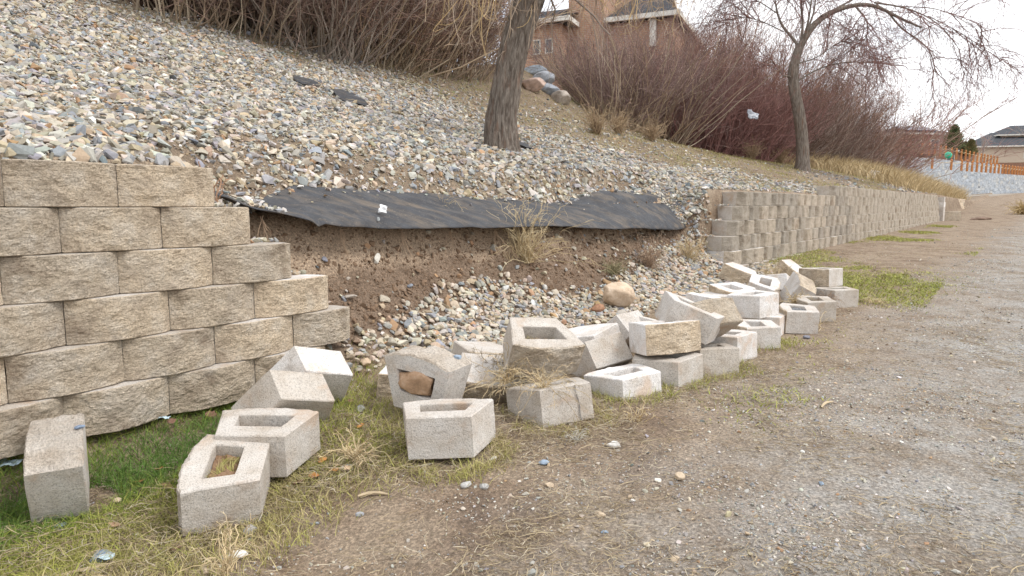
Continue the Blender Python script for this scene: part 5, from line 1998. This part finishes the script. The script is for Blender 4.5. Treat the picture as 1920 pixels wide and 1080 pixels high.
def hip_roof(x0, x1, y0, y1, z0, h, ov=.4, ridge=.5, th=.18):
    """closed hip roof solid"""
    a, b_, c, d = x0 - ov, x1 + ov, y0 - ov, y1 + ov
    ym = (c + d) / 2
    run = (d - c) / 2
    r0, r1 = a + run * ridge, b_ - run * ridge
    V = [(a, c, z0), (b_, c, z0), (b_, d, z0), (a, d, z0), (a, c, z0 + th), (b_, c, z0 + th), (b_, d, z0 + th), (a, d, z0 + th), (r0, ym, z0 + h), (r1, ym, z0 + h)]
    q4 = np.array([[0, 3, 2, 1], [0, 1, 5, 4], [1, 2, 6, 5], [2, 3, 7, 6], [3, 0, 4, 7], [4, 5, 9, 8], [6, 7, 8, 9]])
    t3 = np.array([[5, 6, 9], [7, 4, 8]])
    return np.array(V, float), [q4, t3]


def gutter(x0, x1, y0, y1, z0, ov=.4):
    a, b_, c, d = x0 - ov - .03, x1 + ov + .03, y0 - ov - .03, y1 + ov + .03
    w = .12
    return boxes([(a - w, b_ + w, c - w, c - .003, z0 - .02, z0 + .17), (a - w, b_ + w, d + .003, d + w, z0 - .02, z0 + .17), (a - w, a - .003, c, d, z0 - .02, z0 + .17), (b_ + .003, b_ + w, c, d, z0 - .02, z0 + .17)])


# brick house on the hill, turned a little from the camera
hb = atY(1108, 130, 30)
house = empty("brick_house", (float(hb[0]), float(hb[1]), float(hxy(hb[0], hb[1])) - .3), (0, 0, R(-24)))
tag(house, "brick house with dark roofs and pale gutters above the thicket", "house")
zb = house.location.z
eave = float(atY(1040, 28, 28)[2]) - zb
eave2 = float(atY(1180, 36, 29)[2]) - zb
V, F_ = boxes([(-3.6, -.9, -1.2, 6, 0, eave)])
add_mesh("wall", V, F_, M['brick'], house)
V, Fs = hip_roof(-3.6, -.9, -1.2, 6, eave, 1.6, .35, .95)
add_mesh("roof", V, Fs, M['shingle'], house)
V, F_ = gutter(-3.6, -.9, -1.2, 6, eave, .35)
add_mesh("gutter", V, F_, M['trim'], house)
V, F_ = boxes([(-.893, .62, -.4, 5, 0, eave + 5)])
add_mesh("tower", V, F_, M['brick'], house)
V, F_ = boxes([(.623, 3.4, .1, 6, 0, eave2)])
add_mesh("wall", V, F_, M['brick'], house)
V, Fs = hip_roof(.95, 3.3, .1, 6, eave2, 2.6, .3, .6)
add_mesh("roof", V, Fs, M['shingle'], house)
V, F_ = gutter(.95, 3.3, .1, 6, eave2, .3)
add_mesh("gutter", V, F_, M['trim'], house)
for wx in (-2.0, -1.45):
    V, F_ = boxes([(wx - .17, wx + .17, -1.235, -1.15, eave - 1.15, eave - .55)])
    f_ = add_mesh("window", V, F_, M['trim'], house)
    V, F_ = boxes([(wx - .12, wx + .12, -1.245, -1.225, eave - 1.10, eave - .60)])
    add_mesh("pane", V, F_, M['glass'], f_)
V, F_ = boxes([(2.5, 2.75, -.1, .08, eave2 - 1.1, eave2 - .03)])
add_mesh("porch_post", V, F_, M['trim'], house)


# terraced stone walls far right
def stone_wall(name, label, group, p0, p1, z0a, z0b, z1a, z1b, seed, thick=.5):
    p0 = np.array(p0[:2], float); p1 = np.array(p1[:2], float)
    Ln = np.linalg.norm(p1 - p0)
    d = (p1 - p0) / Ln
    nrm_ = np.array([d[1], -d[0]])
    if nrm_[1] > 0:
        nrm_ = -nrm_
    nx, nz_ = int(Ln / .14), 22
    gs, gz_ = np.meshgrid(np.linspace(0, 1, nx), np.linspace(0, 1, nz_), indexing='ij')
    zb_ = z0a + (z0b - z0a) * gs
    zt_ = z1a + (z1b - z1a) * gs
    zz_ = zb_ + (zt_ - zb_) * gz_
    # cell relief
    sx_ = gs * Ln
    off = .03 * vnoise(sx_ * 2.6, zz_ * 4.3, 0, seed) + .012 * vnoise(sx_ * 7, zz_ * 9, 0, seed + 1)
    X = p0[0] + d[0] * sx_ + nrm_[0] * off
    Yv = p0[1] + d[1] * sx_ + nrm_[1] * off
    Vv = np.stack([X, Yv, zz_], -1).reshape(-1, 3)
    ii = np.arange(nx * nz_).reshape(nx, nz_)
    qq = np.stack([ii[:-1, :-1], ii[1:, :-1], ii[1:, 1:], ii[:-1, 1:]], -1).reshape(-1, 4)
    top = ii[:, -1]
    Vb = Vv[top].copy()
    Vb[:, 0] -= nrm_[0] * thick
    Vb[:, 1] -= nrm_[1] * thick
    o2 = len(Vv)
    bi = np.arange(len(top)) + o2
    q2 = np.stack([top[:-1], top[1:], bi[1:], bi[:-1]], -1)
    Vc = Vb.copy()
    Vc[:, 2] = Vv[ii[:, 0]][:, 2] - .3
    ci = np.arange(len(top)) + o2 + len(Vb)
    q3 = np.stack([bi[:-1], bi[1:], ci[1:], ci[:-1]], -1)
    Vv = np.concatenate([Vv, Vb, Vc])
    org = np.array([p0[0], p0[1], z0a])
    o = link(name, np_mesh(name, Vv - org, np.concatenate([qq, q2, q3]), M['fieldstone'], None, False), None, org)
    tag(o, label, "stone wall", group)
    return o, d, nrm_


m, nt, b = mat('fieldstone', .9)
tcn = N_(nt, "TexCoord").outputs["Object"]
mpn = N_(nt, "Mapping")
mpn.inputs["Scale"].default_value = (1, 1, 1.7)
nt.links.new(tcn, mpn.inputs["Vector"])
vo = N_(nt, "TexVoronoi", Scale=2.2)
nt.links.new(mpn.outputs[0], vo.inputs["Vector"])
ve = N_(nt, "TexVoronoi", Scale=2.2, feature='DISTANCE_TO_EDGE')
nt.links.new(mpn.outputs[0], ve.inputs["Vector"])
rr_ = N_(nt, "ValToRGB")
for i, (p_, c_) in enumerate([(0, (.30, .33, .37)), (.5, (.40, .43, .46)), (1, (.47, .46, .43))]):
    if i < 2:
        rr_.color_ramp.elements[i].position = p_
        rr_.color_ramp.elements[i].color = (*c_, 1)
    else:
        e_ = rr_.color_ramp.elements.new(1.0)
        e_.color = (*c_, 1)
nt.links.new(vo.outputs["Color"], rr_.inputs["Fac"])
er = N_(nt, "ValToRGB")
er.color_ramp.elements[0].color = (.35, .35, .35, 1)
er.color_ramp.elements[1].position = .05
nt.links.new(ve.outputs["Distance"], er.inputs["Fac"])
c = mix(nt, 1, rr_.outputs["Color"], er.outputs["Color"], 'MULTIPLY')
nt.links.new(c, b.inputs["Base Color"])
M['fieldstone'] = m

WG = "terraced stone walls across the road"
a0 = atY(1660, 316, 50); a1 = atY(1990, 336, 72)
wlow, dl, nl = stone_wall("stone_wall", "lower pale blue grey stone terrace wall across the road", WG, a0, a1, .9, 1.6, float(atY(1740, 317, 55)[2]), float(atY(1920, 331, 68)[2]), 3)
b0 = atY(1560, 287, 56); b1 = atY(1878, 309, 77)
wup, du_, nu = stone_wall("stone_wall", "upper blue grey stone terrace wall behind the first row of posts", WG, b0, b1, 2.6, 3.0, float(atY(1690, 287, 60)[2]), float(atY(1878, 309, 77)[2]), 7)
# earth of the terraces
tx = []
A0, A1 = np.array(a0[:2]), np.array(a1[:2])
B0, B1 = np.array(b0[:2]), np.array(b1[:2])
zl0, zl1 = float(atY(1740, 317, 55)[2]) - .04, float(atY(1920, 331, 68)[2]) - .04
zu0, zu1 = float(atY(1690, 287, 60)[2]) - .04, float(atY(1878, 309, 77)[2]) - .04
E0, E1 = B1 + np.array([60, -6]), None


def terrace(name, pts, col):
    V = np.array(pts, float)
    o = link(name, np_mesh(name, V, np.array([list(range(len(V)))]), col))
    tag(o, None, None, kind="structure")
    return o


inn = np.array([-.2, .55])
terrace("lower_terrace", [(*(A0 - nl * .4), zl0), (*(A1 - nl * .4), zl1), (*(A1 + np.array([70, 20])), zl1), (*(B1 + np.array([60, 30])), zl1), (*(B1 - nu * .2), zl1 - .3), (*(B0 - nu * .2), zl0)], M['earth'])
terrace("upper_terrace", [(*(B0 - nu * .4), zu0), (*(B1 - nu * .4), zu1), (*(B1 + np.array([70, 90])), zu1 - .5), (*(B0 + np.array([-20, 90])), zu0)], M['earth'])
# concrete kerb strip at the foot of the lower wall
V, F_ = boxes([(0, float(np.linalg.norm(A1 - A0)), -1.4, -.35, 0, .5)])
cw = link("kerb", np_mesh("kerb", V, F_, plain('kerb_concrete', (.42, .38, .33), .9, .1)), None, (A0[0], A0[1], 1.15), (0, 0, math.atan2(dl[1], dl[0])))
tag(cw, "pale concrete strip at the foot of the lower stone wall", "kerb", kind="structure")
cw.rotation_euler = (0, -math.atan2(.5, 25), math.atan2(dl[1], dl[0]))


# posts with rope
def post(kind_label, loc, h, group, w=.13):
    root = empty("rope_post", loc)
    V, F_ = boxes([(-w / 2, w / 2, -w / 2, w / 2, -.2, h)])
    add_mesh("shaft", V, F_, M['wood'], root)
    k = w * .62
    V = np.array([(-k, -k, h + .002), (k, -k, h + .002), (k, k, h + .002), (-k, k, h + .002), (0, 0, h + .12)])
    add_mesh("cap", V, [np.array([[0, 3, 2, 1]]), np.array([[0, 1, 4], [1, 2, 4], [2, 3, 4], [3, 0, 4]])], M['wood'], root)
    tag(root, kind_label, "post", group)
    return root


def catenary(pa, pb, sag, k=9):
    s = np.linspace(0, 1, k)
    P = np.array(pa)[None] * (1 - s[:, None]) + np.array(pb)[None] * s[:, None]
    P[:, 2] -= sag * 4 * s * (1 - s)
    return P


def post_row(pxs, pys, Ys, zo, h, labels, group, rope_label):
    pts = []
    for i, (px, py, Yv) in enumerate(zip(pxs, pys, Ys)):
        p = atY(px, py, Yv)
        post(labels[i] if i < len(labels) else labels[-1], (float(p[0]), float(p[1]), float(p[2])), h, group)
        pts.append(np.array(p) + np.array([0, 0, h * .86]))
    rp_ = np.stack([catenary(a, b_, .16) for a, b_ in zip(pts[:-1], pts[1:]) if np.linalg.norm(a - b_) < 4.5])
    V, q = tubes(rp_, np.full(rp_.shape[:2], .022), 5)
    o0 = rp_[0, 0]
    o = link("rope", np_mesh("rope", V - o0, q, M['rope'], None, True), None, o0)
    tag(o, rope_label, "rope")


lx = [1747, 1783, 1802.5, 1813, 1822, 1831, 1840, 1848.5, 1857, 1864.5, 1872, 1879, 1885, 1891, 1897, 1902, 1907, 1912, 1917, 1922, 1927]
yb = [317, 318, 318.5, 319, 320.5, 321, 322.5, 323, 324, 324.5, 325.5, 326, 327, 327.5, 328, 328.5, 329, 329.5, 330, 330.5, 331]
Yl = list(np.interp(lx, [1740, 1925], [55.5, 68.5]))
lab_l = ["isolated left post of the lower row on the stone terrace", "second post of the lower row, tall beside the green ball", "third post of the lower row, start of the close spacing",
         "fourth post from the left of the lower rope row", "fifth post from the left of the lower rope row", "sixth post from the left of the lower rope row", "seventh post from the left of the lower rope row",
         "eighth post from the left of the lower rope row", "ninth post from the left of the lower rope row", "tenth post from the left of the lower rope row", "eleventh post from the left of the lower rope row",
         "one of the small close-set posts at the right end of the lower rope row"]
post_row(lx, yb, Yl, 0, .80, lab_l, "rope posts of the lower row", "rope slung between the lower row of posts")
ux = [1728, 1742, 1752.5, 1763, 1772.5, 1784, 1793, 1802, 1810, 1817.5, 1825, 1832, 1839, 1845, 1851, 1857, 1863, 1869]
yu = [286, 287, 288, 289.5, 291, 293, 295, 296.5, 298, 299.5, 301, 302.5, 303.5, 304.5, 305.5, 306.5, 307.5, 308.5]
Yu = list(np.interp(ux, [1690, 1878], [62, 78]))
lab_u = ["first post at the left of the upper rope row"] + ["%s post from the left of the upper rope row" % w for w in ("second", "third", "fourth", "fifth", "sixth", "seventh", "eighth", "ninth", "tenth", "eleventh")] + ["one of the small close-set posts at the right end of the upper rope row"]
post_row(ux, yu, Yu, 0, .82, lab_u, "rope posts of the upper row", "rope slung between the upper row of posts")

# green ball
p = atY(1778, 291, 62)
bm = bmesh.new()
bmesh.ops.create_uvsphere(bm, u_segments=20, v_segments=12, radius=.30)
me = bpy.data.meshes.new("play_ball")
bm.to_mesh(me); bm.free()
me.polygons.foreach_set("use_smooth", [True] * len(me.polygons))
me.materials.append(plain('green_rubber', (.02, .48, .30), .5, .15))
o = link("play_ball", me, None, tuple(p))
tag(o, "bright green ball on the upper terrace between rope posts", "ball")

# houses far right
def simple_house(name, label, px, py, Y_, rotz, parts, solar=False):
    p = atY(px, py, Y_)
    root = empty(name, tuple(float(v) for v in p), (0, 0, rotz))
    tag(root, label, "house", "houses across the road")
    for (x0, x1, y0, y1, z0, z1, rh, wallm) in parts:
        V, F_ = boxes([(x0, x1, y0, y1, z0, z1)])
        add_mesh("wall", V, F_, wallm, root)
        V, Fs = hip_roof(x0, x1, y0, y1, z1, rh, .5, .7)
        add_mesh("roof", V, Fs, M['shingle'], root)
        V, F_ = gutter(x0, x1, y0, y1, z1, .5)
        add_mesh("gutter", V, F_, M['trim'], root)
        if z1 > 2.4 or True:
            for wx in np.linspace(x0, x1, 4)[1:-1]:
                V, F_ = boxes([(wx - .55, wx + .55, y0 - .06, y0 + .02, z1 - 1.7, z1 - .5)])
                f_ = add_mesh("window", V, F_, M['trim'], root)
                V, F_ = boxes([(wx - .46, wx + .46, y0 - .075, y0 - .05, z1 - 1.62, z1 - .58)])
                add_mesh("pane", V, F_, M['glass'], f_)
    return root


M['redbrick'] = brick_mat('red_brick', (.36, .19, .13), (.29, .15, .10), (.34, .28, .24))
h1 = simple_house("house", "brown brick house with solar panels on its roof behind the far thicket", 1690, 292, 84, R(6), [(-2.6, 4.2, -3, 7, 0, 2.2, 1.5, M['redbrick'])])
V = np.array([(-1.4, -2.7, 2.66), (2.4, -2.7, 2.66), (2.4, -.2, 3.36), (-1.4, -.2, 3.36)])
V = np.concatenate([V, V + np.array([0, -.05, .09])])
add_mesh("solar_panel", V, np.array([[0, 1, 2, 3], [4, 5, 6, 7], [0, 1, 5, 4], [1, 2, 6, 5], [2, 3, 7, 6], [3, 0, 4, 7]]), plain('solar_cell', (.03, .05, .11), .2, .1), h1)
h2 = simple_house("house", "beige two storey house with dark hip roofs at the right edge", 1905, 306, 105, R(-16),
                  [(-6, 14, -2, 8, 0, 2.3, 2.6, M['stucco']), (-2.0, 12, 1, 9, 2.4, 4.2, 1.9, M['stucco']), (-14, -6.2, 0, 7, 0, 1.9, 1.4, M['redbrick'])])

# board fence behind the far posts
fp = atY(1868, 326, 82)
root = empty("board_fence", tuple(float(v) for v in fp), (0, 0, R(-10)))
tag(root, "brown board fence in front of the beige house", "fence")
bl = []
for i in range(40):
    bl.append((i * .3, i * .3 + .28, 0, .03, -.4, 1.25 + .02 * (i % 3)))
V, F_ = boxes(bl)
add_mesh("boards", V, F_, plain('fence_board', (.27, .15, .10), .9, .2), root)
V, F_ = boxes([(0, 12, .035, .08, .2, .3), (0, 12, .035, .08, .9, 1.0)])
add_mesh("rail", V, F_, M['wood'], root)


# conifers
def conifer(label, px, py, Y_, h_, rad, seed, cols):
    rg = np.random.default_rng(seed)
    p = atY(px, py, Y_)
    root = empty("conifer", tuple(float(v) for v in p))
    tag(root, label, "tree", "conifers across the road")
    P = np.stack([np.array([0, 0, -.3]), np.array([0, 0, h_ * .95])])[None]
    P = np.stack([poly([(0, 0, -.3), (0, 0, h_ * .5), (0, 0, h_ * .97)], 6)])
    V, q = tubes(P, np.linspace(.16, .02, 6)[None], 8)
    link("trunk", np_mesh("trunk", V, q, M['bark'], None, True), root)
    n = 420
    zz_ = rg.uniform(.06, .98, n) ** .85 * h_
    a = rg.uniform(0, 2 * math.pi, n)
    L = rad * (1.02 - zz_ / h_) ** .75 * rg.uniform(.6, 1.15, n)
    s = np.linspace(0, 1, 5)
    BP = np.zeros((n, 5, 3))
    BP[:, :, 0] = np.cos(a)[:, None] * L[:, None] * s
    BP[:, :, 1] = np.sin(a)[:, None] * L[:, None] * s
    BP[:, :, 2] = zz_[:, None] + L[:, None] * (.25 * s + .2 * s ** 2)
    T_ = subtwigs(BP, 5200, .34, .5, .35, 3, seed + 1, .2, 0, .1, .6, .2)
    V, Fq, C = twig_mesh([(BP, .02, .008, 3, (.2, .14, .1), .2, seed), (T_, .035, .018, 3, cols, .35, seed + 2)])
    link("crown", np_mesh("crown", V, Fq, M['grass'], C), root)


conifer("dense green pine behind the green ball", 1786, 290, 72, 2.9, 1.15, 5, [[.09, .13, .05], [.14, .18, .07], [.06, .09, .035]])
conifer("small yellowish pine right of the dense green one", 1819, 296, 78, 1.9, .7, 6, [[.22, .17, .08], [.16, .17, .07]])
conifer("small dark pine between the green and the yellowish one", 1807, 296, 84, 1.7, .5, 7, [[.14, .10, .07], [.10, .09, .05]])
# little bare trees
for i, (px, py, Y_, h_, lab) in enumerate([(1841, 303, 80, 3.3, "small bare sapling between the pines and the beige house"), (1765, 290, 76, 3.2, "thin bare sapling left of the green pine"), (1925, 285, 74, 5.0, "bare twigs of a tree at the right edge")]):
    p = atY(px, py, Y_)
    rg = np.random.default_rng(90 + i)
    root = empty("bare_sapling", tuple(float(v) for v in p))
    tag(root, lab, "tree", "small bare trees across the road")
    TP = poly([(0, 0, -.3), (.05, 0, h_ * .3), (0, 0, h_ * .6)], 6)[None]
    V, q = tubes(TP, np.linspace(.06, .02, 6)[None], 6)
    link("trunk", np_mesh("trunk", V, q, M['bark'], None, True), root)
    Q = subtwigs(TP, 22, h_ * .55, .35, .5, 6, 95 + i, .3, 0, .08, .6, .2)
    S = subtwigs(Q, 110, h_ * .28, .4, .3, 5, 96 + i, .2)
    V, Fq, C = twig_mesh([(Q, .02, .01, 3, [.35, .3, .27], .2, 1), (S, .011, .007, 3, [.42, .35, .32], .2, 2)])
    link("crown", np_mesh("crown", V, Fq, M['twig'], C), root)

# end pier of the long wall, stray block, second stretch of wall, mound
xa, ya = xy(30.95, -.10)
pier = empty("wall_pier", (float(xa), float(ya), .38), (0, 0, ang))
tag(pier, "short stepped stack of grey blocks at the far end of the long wall", "block pier")
for i in range(5):
    w_ = .30 if i < 4 else .17
    me = block_mesh("pier_block", 700 + i, w_, w_ - .02, .40, .01, .198, False, 8, 4, .006)
    me.materials[1] = M['concrete']
    link("block", me, pier, (0 if i < 4 else -.08, 0, i * .2), (0, 0, 0))
p = hit(1783, 414)
me = block_mesh("far_loose_block", 720, .30, .28, .30, .01, .40, False, 10, 5, .008)
o = link("loose_block", me, None, (p[0], p[1], p[2] - .02), (0, 0, -.3))
tag(o, "grey block standing alone beyond the end of the long wall", "concrete block", "loose retaining wall blocks")
xa, ya = xy(38.5, .6)
w3 = empty("retaining_wall", (float(xa), float(ya), .6), (0, 0, ang - .05))
tag(w3, "low distant stretch of block wall under the golden grass", "retaining wall", "split face block retaining walls")
for r_ in range(4):
    for c__ in range(26):
        key = ('f', (r_ * 5 + c__) % 5)
        if key not in cache:
            cache[key] = block_mesh("wall_block", 740 + key[1], .227, .157, .26, .04, .2015, False, 8, 4, .014)
        link("block", cache[key], w3, (-5 + c__ * .457 + (r_ % 2) * .228, 0, r_ * .203), (0, 0, 0))
p = hit(1836, 412)
rock("dirt_mound", "small mound of brown earth on the far track", "mound", None, (float(p[0]), float(p[1]), float(p[2])), .42, (.22, .15, .11), 260, .4, .16, .32, (1.4, .8, 1))
# pale plank by the far wall top
p = atY(1634, 331, 27)
V, F_ = boxes([(-.42, .42, -.05, .05, -.03, .03)])
o = link("plank", np_mesh("plank", V, F_, plain('weathered_plank', (.50, .50, .50), .8, .15)), None, tuple(p), (.3, -.55, .7))
o.scale = (1, 3, 1)
tag(o, "weathered pale plank lying in the golden grass above the long wall", "plank")
# golden tuft at the right edge of the track
p = hit(1918, 402)
weed("golden grass tuft at the right edge of the far track", p, 260, 1.0, .5, [[.55, .42, .22], [.48, .36, .18]], 880, None, name="grass_tuft", r=.012, droop=.5, sub=False, cat="grass tuft")

# twigs and sticks on the track
for i, (px, py, L_, a_, lab) in enumerate([(1550, 770, .16, .8, "pale broken stick on the track right of the slot core block"), (155, 1003, .30, .5, "long pale leaf blade on the ground at the lower left"),
                                           (700, 905, .12, .2, "thin pale stem in the dry grass below the grass filled block")]):
    p = atz(px, py, -.03)
    P = poly([(-L_ / 2, 0, .008), (0, .012, .018), (L_ / 2, -.004, .006)], 7)[None]
    V, q = tubes(P, np.array([.004, .006, .007, .007, .006, .005, .002])[None], 6)
    o = link("stick", np_mesh("stick", V, q, plain('stick_wood', (.48, .38, .25), .85, .2)), None, (float(p[0]), float(p[1]), float(hxy(p[0], p[1]))), (0, 0, a_))
    tag(o, lab, "stick", "sticks on the ground")
print("stones", NST, "grass", NG1)
